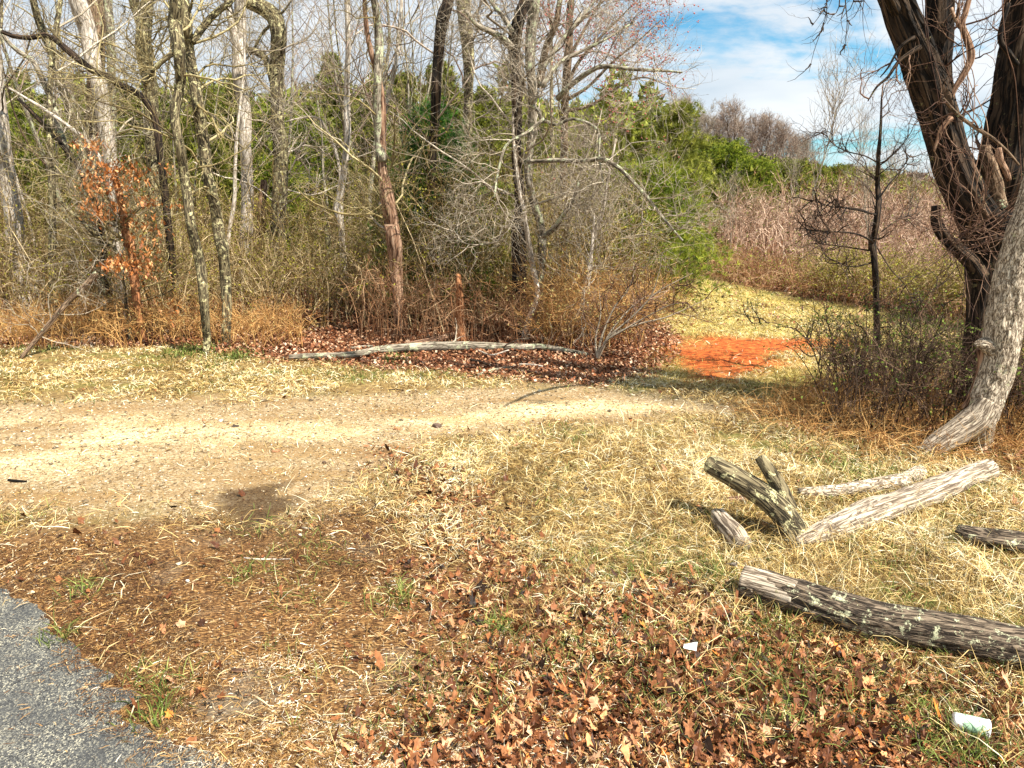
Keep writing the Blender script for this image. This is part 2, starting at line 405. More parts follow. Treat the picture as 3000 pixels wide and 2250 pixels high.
vor = N.new('ShaderNodeTexVoronoi'); vor.inputs['Scale'].default_value = 75; N.link(pos, vor.inputs['Vector'])
vs = N.new('ShaderNodeSeparateColor'); N.link(vor.outputs['Color'], vs.inputs[0])
grav = N.ramp(vs.outputs[0], [(0.0, (0.05, 0.035, 0.02)), (0.3, (0.26, 0.18, 0.1)), (0.7, (0.46, 0.35, 0.2)), (1, (0.78, 0.68, 0.5))])
grav = N.mix(N.rng(nf, 0.46, 0.66), grav, (0.42, 0.30, 0.14))
grav = N.mix(N.rng(N.noise(N.mapping(pos, (0.7, 2.2, 1)), 1.3, 5, 0.65), 0.46, 0.62, 0, 0.85), grav, N.mix(N.rng(nf, 0.35, 0.6), (0.13, 0.08, 0.035), (0.38, 0.23, 0.09)))
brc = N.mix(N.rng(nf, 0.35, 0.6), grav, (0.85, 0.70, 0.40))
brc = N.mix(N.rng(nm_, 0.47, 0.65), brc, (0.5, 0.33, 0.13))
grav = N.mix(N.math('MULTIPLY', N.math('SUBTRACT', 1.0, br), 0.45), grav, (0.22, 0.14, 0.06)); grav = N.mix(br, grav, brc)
mul = N.ramp(nst, [(0.36, (0.02, 0.01, 0.004)), (0.5, (0.12, 0.055, 0.018)), (0.6, (0.34, 0.18, 0.06)), (0.72, (0.7, 0.5, 0.26))])
mul = N.mix(N.rng(N.noise(pos, 1.7, 4, 0.6), 0.5, 0.68, 0, 0.75), mul, N.ramp(nf, [(0.35, (0.06, 0.05, 0.035)), (0.65, (0.28, 0.23, 0.16))]))
lea = N.ramp(nm_, [(0.3, (0.04, 0.018, 0.008)), (0.5, (0.16, 0.065, 0.025)), (0.7, (0.34, 0.16, 0.07))])
lit = N.ramp(nm_, [(0.3, (0.035, 0.016, 0.01)), (0.5, (0.15, 0.06, 0.03)), (0.7, (0.34, 0.17, 0.1))])
mead = N.ramp(N.noise(pos, 9, 6, 0.75), [(0.34, (0.14, 0.09, 0.025)), (0.5, (0.42, 0.32, 0.1)), (0.66, (0.72, 0.6, 0.26))])
mead = N.mix(N.rng(N.noise(pos, 0.9, 4), 0.48, 0.62, 0, 0.6), mead, (0.26, 0.26, 0.06))
clay = N.ramp(N.noise(pos, 11, 6, 0.75), [(0.36, (0.10, 0.022, 0.005)), (0.5, (0.40, 0.085, 0.014)), (0.66, (0.62, 0.2, 0.045))])
c = grass
for fac, cc in ((me_, mead), (bank, lea), (bf, lea), (mu, mul), (gr, grav), (le, lea), (li, lit), (cy, clay)): c = N.mix(fac, c, cc)
c = N.mix(N.math('MULTIPLY', rut_shadow, 0.6), c, (0.12, 0.10, 0.06))  # trunk shadow over the track, painted as a darker ground colour
c = N.mix(N.math('MULTIPLY', stn, N.rng(nf, 0.35, 0.6, 0.97, 0.7)), c, (0.035, 0.016, 0.004))
N.link(c, b.inputs['Base Color']); b.inputs['Roughness'].default_value = 0.95
bp = N.new('ShaderNodeBump'); bp.inputs['Strength'].default_value = 0.7; bp.inputs['Distance'].default_value = 0.012
N.link(N.math('ADD', nf, N.math('MULTIPLY', nm_, 0.8)), bp.inputs['Height']); N.link(bp.outputs[0], b.inputs['Normal'])

# asphalt corner of the road
edge = [(-1200, 1560), (-400, 1650), (0, 1722), (60, 1765), (120, 1805), (160, 1860), (215, 1900), (270, 1948), (325, 1985), (300, 2012), (385, 2040), (405, 2062), (345, 2085), (330, 2115), (420, 2150), (520, 2190), (640, 2225), (760, 2330), (900, 2700)]
E = [G(*p) for p in edge]; E2 = []
for a_, b_ in zip(E[:-1], E[1:]):
    n = max(1, int(np.linalg.norm(b_ - a_) / 0.02))
    for k in range(n): E2.append(a_ + (b_ - a_) * k / n)
E2.append(E[-1]); E2 = np.array(E2)
E2 += (np.stack([fbm(E2[:, 0] * 9, E2[:, 1] * 9, 0, 31), fbm(E2[:, 0] * 9, E2[:, 1] * 9, 0, 37)], 1) - 0.5) * 0.07 + (rng.random(E2.shape) - 0.5) * 0.02
ROADP = np.concatenate([E2, [[1.2, 0.6], [3, -6], [-14, -6], [-14, 3]]])
def bear(nv):
    import bmesh
    bm = bmesh.new()
    vs = [bm.verts.new((p[0], p[1], 0.016)) for p in nv]; f = bm.faces.new(vs)
    bmesh.ops.triangulate(bm, faces=[f]); ext = bmesh.ops.extrude_face_region(bm, geom=bm.faces[:])
    for v_ in [e for e in ext['geom'] if isinstance(e, bmesh.types.BMVert)]: v_.co.z -= 0.06
    bmesh.ops.recalc_face_normals(bm, faces=bm.faces[:])
    me = bpy.data.meshes.new('road'); bm.to_mesh(me); bm.free(); return me
m, N, b = new_mat('asphalt')
pos = N.new('ShaderNodeNewGeometry').outputs['Position']
vor = N.new('ShaderNodeTexVoronoi'); vor.inputs['Scale'].default_value = 230; N.link(pos, vor.inputs['Vector'])
vs = N.new('ShaderNodeSeparateColor'); N.link(vor.outputs['Color'], vs.inputs[0])
c = N.ramp(vs.outputs[1], [(0, (0.03, 0.03, 0.03)), (0.5, (0.10, 0.10, 0.095)), (0.8, (0.22, 0.215, 0.18)), (1, (0.55, 0.5, 0.36))])
c = N.mix(N.rng(N.noise(pos, 5, 4), 0.4, 0.65, 0, 0.6), c, (0.06, 0.062, 0.063))
c = N.mix(N.rng(N.noise(pos, 6, 4), 0.55, 0.75, 0, 0.5), c, (0.22, 0.2, 0.15))
N.link(c, b.inputs['Base Color']); b.inputs['Roughness'].default_value = 0.85
bp = N.new('ShaderNodeBump'); bp.inputs['Strength'].default_value = 0.8; bp.inputs['Distance'].default_value = 0.006
N.link(vor.outputs['Distance'], bp.inputs['Height']); N.link(bp.outputs[0], b.inputs['Normal'])
rm = bear(ROADP); rm.materials.append(m); road = bpy.data.objects.new('road', rm); col.objects.link(road)
tag(road, 'worn grey asphalt road edge in the near corner', 'road', kind='structure')

# ------------------------------------------------------------------ scatter helpers
def fan(n, dmin, dmax, a0=-48, a1=46):
    az = np.radians(a0 + (a1 - a0) * rng.random(n)); d = dmin * (dmax / dmin) ** rng.random(n)
    return d * np.sin(az), d * np.cos(az)
def pick(n, dmin, dmax, dens, **k):
    x, y = fan(n, dmin, dmax, **k); m = masks(x, y); p = dens(m, x, y)
    s = rng.random(n) < p
    return x[s], y[s]
def off_road(x, y): return sdist(ROADP, x, y) < 0.0
def blades(geo, x, y, L, W, lean, tint, K=4, curve=1.2, z0=None, zr=0.02):
    n = len(x); z = terr(x, y) if z0 is None else z0
    az = rng.random(n) * 2 * np.pi; el = lean
    P = np.empty((n, K, 3)); P[:, 0] = np.stack([x, y, z - (0.005 if zr > 0.01 else -0.002)], 1)
    c0 = curve * rng.random(n); side = (rng.random(n) - 0.5) * 2.0
    for k in range(1, K):
        st = L / (K - 1)
        P[:, k] = P[:, k - 1] + np.stack([np.cos(az) * np.cos(el), np.sin(az) * np.cos(el), np.sin(el)], 1) * st[:, None]
        el = el - c0 / (K - 1) * 1.6; az = az + side / (K - 1)
        P[:, k, 2] = np.maximum(P[:, k, 2], z + (0.004 if zr > 0.01 else 0.001) + zr * rng.random(n) * (1.0 if zr > 0.01 else 1.0))
    wd = unit(np.stack([-np.sin(az), np.cos(az), rng.normal(size=n) * 0.6], 1))
    ww = np.array([0.8, 1.0, 0.8, 0.15]) if K == 4 else np.linspace(1, 0.15, K)
    A = P + wd[:, None] * (W[:, None] * ww)[..., None] / 2; B = P - wd[:, None] * (W[:, None] * ww)[..., None] / 2
    V = np.stack([A, B], 2).reshape(n, K * 2, 3); idx = np.arange(n * K * 2).reshape(n, K, 2)
    F = np.stack([idx[:, :-1, 0], idx[:, :-1, 1], idx[:, 1:, 1], idx[:, 1:, 0]], -1).reshape(-1, 4)
    geo.add(V.reshape(-1, 3), F, np.repeat(tint, K * 2))
M_STRAW = mat_tint('dry_grass', [(0, (0.06, 0.028, 0.008)), (0.3, (0.28, 0.16, 0.045)), (0.62, (0.64, 0.46, 0.17)), (0.85, (0.85, 0.71, 0.38)), (1, (0.95, 0.88, 0.64))], 0.6, 0.15, 12)
M_GREEN = mat_tint('green_grass', [(0, (0.05, 0.08, 0.012)), (0.6, (0.14, 0.19, 0.03)), (1, (0.38, 0.4, 0.12))], 0.6, 0.25, 12)
M_MEAD = mat_tint('meadow_grass', [(0, (0.16, 0.16, 0.03)), (0.35, (0.42, 0.32, 0.08)), (0.7, (0.78, 0.62, 0.2)), (1, (0.97, 0.88, 0.55))], 0.6, 0.15, 6)
M_MULCH = mat_tint('straw_litter', [(0, (0.03, 0.012, 0.004)), (0.4, (0.15, 0.065, 0.02)), (0.7, (0.46, 0.27, 0.09)), (0.93, (0.72, 0.56, 0.34)), (1, (0.9, 0.82, 0.66))], 0.75, 0.0, 20)
M_LEAF = mat_tint('dead_leaf', [(0, (0.02, 0.009, 0.004)), (0.4, (0.13, 0.042, 0.014)), (0.72, (0.36, 0.14, 0.05)), (0.93, (0.72, 0.42, 0.24)), (0.97, (0.75, 0.25, 0.05)), (1, (0.75, 0.25, 0.05))], 0.55, 0.15, 60, 0.3)
M_LITTER = mat_tint('leaf_litter', [(0, (0.05, 0.018, 0.008)), (0.5, (0.26, 0.09, 0.035)), (0.85, (0.5, 0.27, 0.14)), (1, (0.75, 0.55, 0.38))], 0.6, 0.1, 30, 0.3)
M_STONE = mat_tint('gravel_stone', [(0, (0.06, 0.045, 0.03)), (0.5, (0.4, 0.3, 0.17)), (1, (0.86, 0.78, 0.6))], 0.85, 0.0, 60)

# dry grass, matted
g = Geo()
x, y = pick(640000, 1.7, 13, lambda m, x, y: np.clip((1 - m['gravel'] * 0.97) * (1 - 0.985 * m['mulch']) * (1 - m['stain']) * (1 - 0.8 * m['leaves']) * (1 - m['litter'] * 0.93) * (1 - m['clay'] * 0.985) * (1 - 0.9 * m['brushfloor']), 0, 1) * (0.12 + 0.88 * sst(fbm(x * 2.4, y * 2.4, 0, 41), 0.40, 0.56)))
k = off_road(x, y); x, y = x[k], y[k]; n = len(x); d = np.hypot(x, y)
sh = 1 - 0.5 * masks(x, y)['leaves']
tn = np.clip(rng.normal(0.52, 0.3, n) + 0.9 * (fbm(x * 2.5, y * 2.5, 0, 43) - 0.5), 0, 1)
blades(g, x, y, (0.05 + 0.11 * rng.random(n)) * np.clip(1.35 - d * 0.09, 0.5, 1) * sh, (0.0018 + 0.002 * rng.random(n)) * np.clip(d / 4.0, 0.8, 3), rng.random(n) ** 2 * 0.9, tn)
tag(g.build('dry_grass', M_STRAW, bark=False, smooth=False), 'matted straw coloured dead grass over the clearing', 'grass', kind='stuff')
# green tufts and meadow
g = Geo()
x, y = pick(160000, 1.7, 13, lambda m, x, y: (1 - m['gravel']) * (1 - m['litter']) * (1 - m['clay']) * (1 - 0.6 * m['leaves']) * sst(fbm(x * 1.7, y * 1.7, 0, 51, 5), 0.50, 0.64) * np.where(m['mulch'] > 0.4, 0.22 * sst(fbm(x * 3, y * 3, 0, 53), 0.5, 0.62), 0.55))
k = off_road(x, y); x, y = x[k], y[k]; n = len(x); d = np.hypot(x, y)
blades(g, x, y, 0.035 + 0.06 * rng.random(n), 0.003 * np.clip(d / 3.2, 0.8, 4) * np.ones(n), 0.4 + rng.random(n) * 1.0, rng.random(n))
for px, py, s_, nn in ((735, 1675, 0.07, 60), (1165, 1755, 0.07, 110), (1445, 1845, 0.07, 90), (480, 2010, 0.07, 50), (2100, 1700, 0.09, 160), (2260, 1835, 0.08, 110), (2750, 2170, 0.14, 200), (2830, 2190, 0.1, 200), (250, 1730, 0.09, 60), (570, 1030, 0.3, 500), (700, 1045, 0.2, 300), (1160, 1060, 0.14, 200), (2550, 1400, 0.2, 300), (2300, 2060, 0.2, 260), (180, 1880, 0.05, 50), (450, 2110, 0.06, 70), (2700, 950, 0.6, 900)):
    c0 = G(px, py); xx = c0[0] + rng.normal(size=nn) * s_ * 0.6; yy = c0[1] + rng.normal(size=nn) * s_ * 0.8
    blades(g, xx, yy, 0.05 + 0.07 * rng.random(nn), 0.0035 * max(1, c0[1] / 3.2) * np.ones(nn), 0.5 + rng.random(nn) * 0.9, rng.random(nn))
tag(g.build('green_grass', M_GREEN, bark=False, smooth=False), 'fresh green grass tufts pushing through dead grass and leaves', 'grass', kind='stuff')
x, y = pick(160000, 2.2, 6.5, lambda m, x, y: (1 - m['leaves'] * 0.8) * (x > 0.55 + 0 * y) * (1 - m['gravel']) * sst(fbm(x * 2.2, y * 2.2, 0, 45), 0.46, 0.6) * 0.22, a0=5); n = len(x)
g = Geo(); blades(g, x, y, 0.08 + 0.14 * rng.random(n), 0.0016 + 0.0016 * rng.random(n), 0.2 + rng.random(n) * 1.1, np.clip(rng.normal(0.55, 0.28, n), 0, 1), curve=1.8)
tag(g.build('dry_grass', M_STRAW, bark=False, smooth=False), 'longer tufts of dead grass round the logs', 'grass', kind='stuff')
g = Geo()
x, y = pick(420000, 6, 30, lambda m, x, y: m['meadow'] * (1 - m['clay'] * 0.985) * (0.3 + 0.7 * sst(fbm(x * 1.5, y * 1.5, 0, 63), 0.35, 0.55)), a0=5, a1=45); n = len(x); d = np.hypot(x, y)
blades(g, x, y, 0.05 + 0.07 * rng.random(n), 0.0007 * d * (0.7 + 0.6 * rng.random(n)), rng.random(n) * 0.9, np.clip(rng.normal(0.55, 0.25, n) - 0.35 * sst(fbm(x * 0.8, y * 0.8, 0, 61), 0.45, 0.6), 0, 1), K=3)
tag(g.build('meadow_grass', M_MEAD, bark=False, smooth=False), 'yellow green short grass of the sloping meadow', 'grass', kind='stuff')
# straw, needles and bark chips
g = Geo()
x, y = pick(620000, 1.7, 9, lambda m, x, y: np.clip(m['mulch'] * (1 - 0.6 * m['gravel']) * (1 - m['stain']) * (0.12 + 0.88 * sst(fbm(x * 1.6, y * 2.2, 0, 71), 0.42, 0.58)) + 0.35 * m['leaves'] + 0.05 * m['gravel'], 0, 1))
rd = sdist(ROADP, x, y); k = rng.random(len(x)) < np.where(rd < 0, 1, 0.012 + 0.75 * np.exp(-np.maximum(rd, 0) / 0.05) * (fbm(x * 7, y * 7, 0, 91) > 0.45)); x, y = x[k], y[k]; n = len(x); d = np.hypot(x, y)
zz = np.where(off_road(x, y), terr(x, y) + 0.004, 0.026)
blades(g, x, y, 0.008 + 0.045 * rng.random(n) ** 2.6, (0.0012 + 0.0024 * rng.random(n) ** 2) * np.clip(d / 2.8, 0.8, 3), rng.random(n) ** 3 * 0.25, np.clip(rng.normal(0.5, 0.27, n) + 1.1 * (fbm(x * 1.3, y * 2.0, 0, 73) - 0.52), 0, 1), z0=zz, zr=0.005, curve=0.5)
n = 900; x, y = fan(n, 1.9, 6.5); k = off_road(x, y) & (masks(x, y)['mulch'] + masks(x, y)['leaves'] > 0.5); x, y = x[k], y[k]; n = len(x)
blades(g, x, y, 0.06 + 0.14 * rng.random(n) ** 2, 0.0035 + 0.002 * rng.random(n), rng.random(n) ** 3 * 0.3, 0.45 + 0.5 * rng.random(n), curve=0.3)
tag(g.build('straw_litter', M_MULCH, bark=False, smooth=False), 'brown straw, needles and wood chips strewn over bare earth', 'litter', kind='stuff')

def leafgeo(geo, x, y, size, tint, z=None, spread=0.5):
    """lobed oak leaves, curled, lying at random tilts"""
    n = len(x); k = 14
    th = np.linspace(0, 2 * np.pi, k, endpoint=False)
    rad = np.array([1.0, 0.62, 0.85, 0.5, 0.78, 0.46, 0.6, 0.62, 0.6, 0.46, 0.78, 0.5, 0.85, 0.62])
    rr = rad[None] * (0.6 + 0.75 * rng.random((n, k))) * size[:, None]
    lx, ly = rr * np.cos(th), rr * np.sin(th) * (0.42 + 0.45 * rng.random(n))[:, None]
    curl = (rng.random(n) * 1.3 - 0.3)[:, None]; c2 = (rng.random(n) - 0.4)[:, None]
    lz = curl * ly ** 2 / size[:, None] + c2 * lx ** 2 / size[:, None] * 0.6 + (rng.random((n, k)) - 0.5) * 0.25 * size[:, None]
    Lc = np.concatenate([np.stack([lx, ly, lz], -1), np.zeros((n, 1, 3))], 1)
    a = rng.random(n) * 6.283; t1 = rng.normal(size=n) * spread; t2 = rng.normal(size=n) * spread
    ca, sa = np.cos(a), np.sin(a)
    X_ = Lc[..., 0] * ca[:, None] - Lc[..., 1] * sa[:, None]; Y_ = Lc[..., 0] * sa[:, None] + Lc[..., 1] * ca[:, None]
    Z_ = Lc[..., 2] + X_ * np.tan(np.clip(t1, -1, 1))[:, None] + Y_ * np.tan(np.clip(t2, -1, 1))[:, None]
    zb = (terr(x, y) if z is None else z)
    if z is None: Z_ = Z_ - Z_.min(1, keepdims=True) * 0.75; zb = zb + 0.012 * rng.random(n)
    V = np.stack([X_ + x[:, None], Y_ + y[:, None], Z_ + zb[:, None]], -1)
    idx = np.arange(n)[:, None] * (k + 1); r = np.arange(k)
    F = np.stack([idx + r, idx + (r + 1) % k, idx + k + 0 * r], -1).reshape(-1, 3)
    geo.add(V.reshape(-1, 3), F, np.repeat(tint, k + 1))
g = Geo()
x, y = pick(95000, 1.7, 7.5, lambda m, x, y: np.clip(m['leaves'] * (0.45 + 0.5 * sst(fbm(x * 2, y * 2, 0, 77), 0.35, 0.55)) + m['bank'] * 0.3 + 0.05 * (1 - m['gravel']) * (1 - m['mulch']) + 0.03 * m['mulch'], 0, 1))
k = off_road(x, y); x, y = x[k], y[k]; n = len(x)
leafgeo(g, x, y, 0.008 + 0.021 * rng.random(n) ** 1.9, np.clip(rng.normal(0.46, 0.3, n), 0, 0.95) + (rng.random(n) < 0.012) * 1.0, spread=0.45)
tag(g.build('dead_leaves', M_LEAF, bark=False, smooth=False), 'curled brown oak leaves covering the near right corner', 'leaves', kind='stuff')
g = Geo()
x, y = pick(300000, 5.5, 20, lambda m, x, y: np.clip(m['litter'] * 0.8 + - m['clay'] * 0.55 + m['bank'] * 0.5 + 0.03 * m['meadow'] + 0.3 * m['brushfloor'], 0, 1)); n = len(x); d = np.hypot(x, y)
a = rng.random(n) * 6.283; s_ = (0.018 + 0.022 * rng.random(n)) * np.clip(d / 8, 0.9, 2)
s_ = s_ * 0.62; U1 = np.stack([np.cos(a), np.sin(a), rng.normal(size=n) * 0.5], 1) * s_[:, None]; U2 = np.stack([-np.sin(a), np.cos(a), rng.normal(size=n) * 0.5], 1) * s_[:, None] * 0.7
C = np.stack([x, y, terr(x, y) + 0.01 + 0.035 * rng.random(n) + (fbm(x * 4, y * 4, 0, 6) - 0.5) * 0.09 * (y < 20)], 1)
V = np.stack([C - U1, C + U2 * 0.8, C + U1, C - U2], 1).reshape(-1, 3); g.add(V, np.arange(4 * n).reshape(n, 4), np.repeat(rng.random(n), 4))
tag(g.build('leaf_litter', M_LITTER, bark=False, smooth=False), 'reddish brown leaf litter at the foot of the woods', 'leaves', kind='stuff')
# gravel
OCT = np.array([[1, 0, 0], [0, 1, 0], [-1, 0, 0], [0, -1, 0], [0, 0, 1], [0, 0, -1]], float)
OF = np.array([[0, 1, 4], [1, 2, 4], [2, 3, 4], [3, 0, 4], [1, 0, 5], [2, 1, 5], [3, 2, 5], [0, 3, 5]])
g = Geo()
x, y = pick(110000, 1.9, 11, lambda m, x, y: np.clip(m['gravel'] * 0.8 + m['mulch'] * 0.25 + m['rut_shadow'] * 0.1, 0, 1) * (1 - 0.97 * m['stain'])); k = off_road(x, y); x, y = x[k], y[k]; n = len(x); d = np.hypot(x, y)
s_ = (0.0025 + 0.005 * rng.random(n) ** 2.5 + 0.010 * (rng.random(n) < 0.006)) * np.clip(d / 3.5, 0.8, 2.2)
V = OCT[None] * s_[:, None, None] * (0.6 + 0.8 * rng.random((n, 6, 1))) * np.array([1, 1, 0.6]) + np.stack([x, y, terr(x, y) + s_ * 0.25], 1)[:, None]
g.add(V.reshape(-1, 3), (np.arange(n)[:, None, None] * 6 + OF[None]).reshape(-1, 3), np.repeat(np.clip(rng.normal(0.42, 0.22, n), 0, 1), 6))
tag(g.build('gravel', M_STONE, bark=False, smooth=False), 'pale loose gravel on the parking spot', 'gravel', kind='stuff')
#--END-GROUND

# ------------------------------------------------------------------ builders for trees
K_ = 1 / 2.212
def cr(ox, oy, *pts):
    """points read off an enlarged crop of the photograph -> photograph pixels"""
    return [(ox + p[0] * K_, oy + p[1] * K_, (p[2] if len(p) > 2 else 20) * K_) for p in pts]
def path(D, pts, seed=0, dd=0.0, base=True, top=True, wob=0.06):
    """pts top-to-bottom as (px, py, width px) at distance D (dd: how much further the top leans away)"""
    pts = pts[::-1]; n = len(pts)
    P = []; Rr = []
    for i, (px, py, w_) in enumerate(pts):
        t = i / max(1, n - 1)
        Di = D + dd * t + (wob * math.sin(seed * 3.1 + i * 1.9) if 0 < i else 0)
        P.append(at(px, py, Di)); Rr.append(w_ / FPX * Di / 2)
    if base:
        b = P[0].copy(); gz = float(terr(b[0], b[1]))
        if b[2] > gz + 0.25:
            P.insert(0, np.array([b[0] + (b[0] - P[1][0]) * 0.1, b[1], gz + 0.1])); Rr.insert(0, Rr[0] * 1.1)
        P.insert(0, np.array([P[0][0], P[0][1], gz - 0.12])); Rr.insert(0, Rr[0] * 1.25)
    if top:
        d = P[-1] - P[-2]; d /= np.linalg.norm(d); d = d * 0.6 + np.array([0, 0, 0.4])
        r = Rr[-1]
        for k in range(1, 5):
            P.append(P[-1] + d * 0.7 + np.array([math.sin(seed + k * 2.2), math.cos(seed * 2 + k), 0]) * 0.09); Rr.append(r * (1 - 0.22 * k))
    return P, Rr
def twigs_of(geo, src, n1, lr, lmin, per2=5, per3=4, per4=0, tmin=0.2, r=0.24, up=0.05, ang=1.0, droop=0.0, tk=0.5, rmin=0.002, K=(10, 7, 5), wig=0.24):
    for P, Rr, m in src:
        P = np.asarray(P)[None]; Rr = np.asarray(Rr)[None]
        cnt = max(1, int(n1 * m))
        A, a = kids(P, Rr, cnt, lr * m, K[0], ang, r, tmin, up, wig, lmin, 0.006, droop)
        a = np.minimum(a, 0.014)
        tubes(geo, A, a, 5)
        B, b = kids(A, a, per2, 0.5, K[1], 0.8, 0.6, 0.15, up * 0.6, wig * 1.1, 0.12, rmin * 1.5); tubes(geo, B, b, 3)
        C, c = kids(B, b, per3, 0.55, K[2], 0.75, 0.6, 0.15, up * 0.4, wig * 1.2, 0.08, rmin); tubes(geo, C, c, 3)
        if per4:
            E_, e = kids(C, c, per4, 0.55, 4, 0.7, 0.7, 0.15, 0.02, 0.25, 0.05, rmin * 0.8); tubes(geo, E_, e, 3)
BASES = []
def tree(name, label, D, pts, bark='grey', twig='olive', limbs=(), stems=(), seed=1, n1=16, lr=0.16, lmin=0.5, step=0.09, sides=14, rough=0.16, top=True, base=True, dd=0.0, cat='tree', buds=0, twk=None, broken=False, group=None, ridge=0.0, limb_bark=None, tmin=0.25):
    P, Rr = path(D, pts, seed, dd, base, top)
    o3 = np.array([P[0][0], P[0][1], float(terr(P[0][0], P[0][1]))])
    t = thing(name, label, cat, o3, group)
    Rr = [q * 1.12 for q in Rr]; g = Geo(); src = []
    Ps, Rs = resample(P, Rr, step)
    tubes(g, Ps[None], Rs[None], sides, 0.5, ref=(0, 1, 0), seed=seed, rough=rough, cap=True, ridge=ridge)
    g.build('trunk', BK[bark], t, origin=o3); src.append((Ps, Rs, 1.0))
    for k, s_ in enumerate(stems):
        d2, sp = s_[0], s_[1]
        P2, R2 = path(d2, sp, seed + k + 5, 0, s_[2] if len(s_) > 2 else True, top); P2, R2 = resample(P2, R2, step)
        g = Geo(); tubes(g, P2[None], R2[None], sides, 0.5, ref=(0, 1, 0), seed=seed + k + 2, rough=rough, cap=True, ridge=ridge)
        g.build('trunk', BK[s_[3] if len(s_) > 3 else bark], t, origin=o3); src.append((P2, R2, 0.9))
    for k, s_ in enumerate(limbs):
        d2, sp = s_[0], s_[1]
        P2, R2 = path(d2, sp[::-1], seed + k + 9, s_[2] if len(s_) > 2 else 0.0, False, False, 0.04); P2, R2 = resample(P2, R2, 0.06)
        g = Geo(); tubes(g, P2[None], R2[None], 8, 0.5, ref=(0, 1, 0), seed=seed + k, rough=rough * 1.2, cap=True)
        g.build('limb', BK[limb_bark or bark], t, origin=o3); src.append((P2, R2, 0.55))
    if n1:
        g = Geo(); kw = dict(twk or {})
        twigs_of(g, src, n1, lr, lmin, tmin=tmin, **kw)
        if buds:
            V = np.concatenate([v for v in g.V]); V = V[rng.integers(0, len(V), buds)]
            s_ = 0.008 + 0.008 * rng.random(buds)
            W_ = OCT[None] * s_[:, None, None] + (V + rng.normal(size=V.shape) * 0.01)[:, None]
            g.add(W_.reshape(-1, 3), (np.arange(buds)[:, None, None] * 6 + OF[None]).reshape(-1, 3), 0.97)
        g.build('branches', TW[twig], t, bark=False, origin=o3)
    BASES.append((o3[0], o3[1])); return t

# ------------------------------------------------------------------ traced trees of the left woods
z1 = lambda *p: cr(0, 0, *p); z2 = lambda *p: cr(1000, 0, *p); z4 = lambda *p: cr(0, 600, *p); z5 = lambda *p: cr(1000, 600, *p)
z3 = lambda *p: cr(2000, 0, *p); z6 = lambda *p: cr(2000, 600, *p); z7 = lambda *p: cr(2000, 1500, *p)
tree('bare_tree', 'thick pale barked trunk leaning inward at the far left edge', 12.5, z1((-60, 300, 90), (-30, 600, 90), (5, 860, 88), (30, 1080, 90), (65, 1280, 95), (100, 1480, 95)) + z4((90, 200, 95), (130, 420, 100), (150, 560, 110)), 'pale', 'grey', seed=2, n1=14)
tree('bare_tree', 'pale pinkish leaning trunk in front of a dark trunk, upper left', 12.8, z1((500, 0, 90), (570, 200, 85), (600, 400, 80), (640, 560, 80), (670, 750, 75), (700, 930, 72), (725, 1150, 72), (745, 1400, 75)), 'pale', 'grey', seed=3, n1=12)
tree('bare_tree', 'dark brown trunk right behind the pale leaning trunk, upper left', 15, z1((615, 0, 85), (630, 300, 82), (612, 600, 75), (605, 900, 72), (600, 1300, 75)), 'brown', 'olive', seed=4, n1=14)
tree('bare_tree', 'slim yellowish lichen trunk leaning left beside the thick pale trunk', 11.5, z1((215, 0, 36), (270, 180, 42), (330, 330, 45), (380, 500, 48), (440, 680, 45), (490, 850, 44), (560, 1100, 44), (610, 1350, 46)), 'lichen', 'olive', seed=5, n1=14)
tree('bare_tree', 'thin straight grey trunk between dark trunk and forked trunk', 15.5, z1((700, 0, 42), (715, 200, 44), (722, 500, 42), (730, 750, 40), (738, 1100, 42)), 'grey', 'grey', seed=6, n1=12)
tree('bare_tree', 'forked shaggy trunk draped in vines above the brush, left', 13.5, z1((955, 0, 62), (945, 120, 70), (930, 280, 82), (950, 430, 78), (975, 560, 74), (985, 800, 72), (1000, 1150, 76)), 'lichen', 'olive', stems=[(13.5, z1((860, -10, 52), (885, 70, 55), (918, 160, 60)), False)], seed=7, n1=20, twk=dict(per2=6, per3=5))
tree('bare_tree', 'twin trunk with lichen crossing to a dark foot at the grass edge', 8.05, z1((1150, -10, 70), (1135, 150, 74), (1150, 260, 70), (1168, 430, 60), (1172, 560, 56), (1130, 740, 52), (1165, 950, 50), (1190, 1120, 52), (1215, 1280, 52), (1235, 1440, 55), (1270, 1600, 58)) + z4((1300, 400, 58), (1318, 560, 54), (1330, 740, 50), (1342, 880, 46), (1332, 975, 36)), 'lichen', 'olive', seed=8, n1=16, lr=0.13,
     limbs=[(8.0, z1((1135, 335, 36), (1060, 390, 32), (985, 470, 26), (940, 560, 18)))], twk=dict(per2=6, per3=5))
tree('bare_tree', 'straight lichen crusted trunk with a thick branch reaching right, beside the twin trunk', 8.6, z1((1185, -10, 62), (1200, 150, 72), (1215, 300, 66), (1250, 480, 60), (1280, 650, 62), (1300, 800, 66), (1330, 1000, 66), (1350, 1150, 62), (1385, 1300, 60), (1412, 1450, 64), (1432, 1600, 62)) + z4((1442, 250, 66), (1458, 450, 62), (1470, 650, 58), (1465, 800, 56), (1460, 890, 52)), 'lichen', 'olive', seed=9, n1=15, lr=0.13,
     limbs=[(8.6, z1((1245, 275, 42), (1305, 190, 44), (1385, 95, 42), (1480, 20, 36), (1560, -60, 26)), 0.3)], twk=dict(per2=6, per3=4))
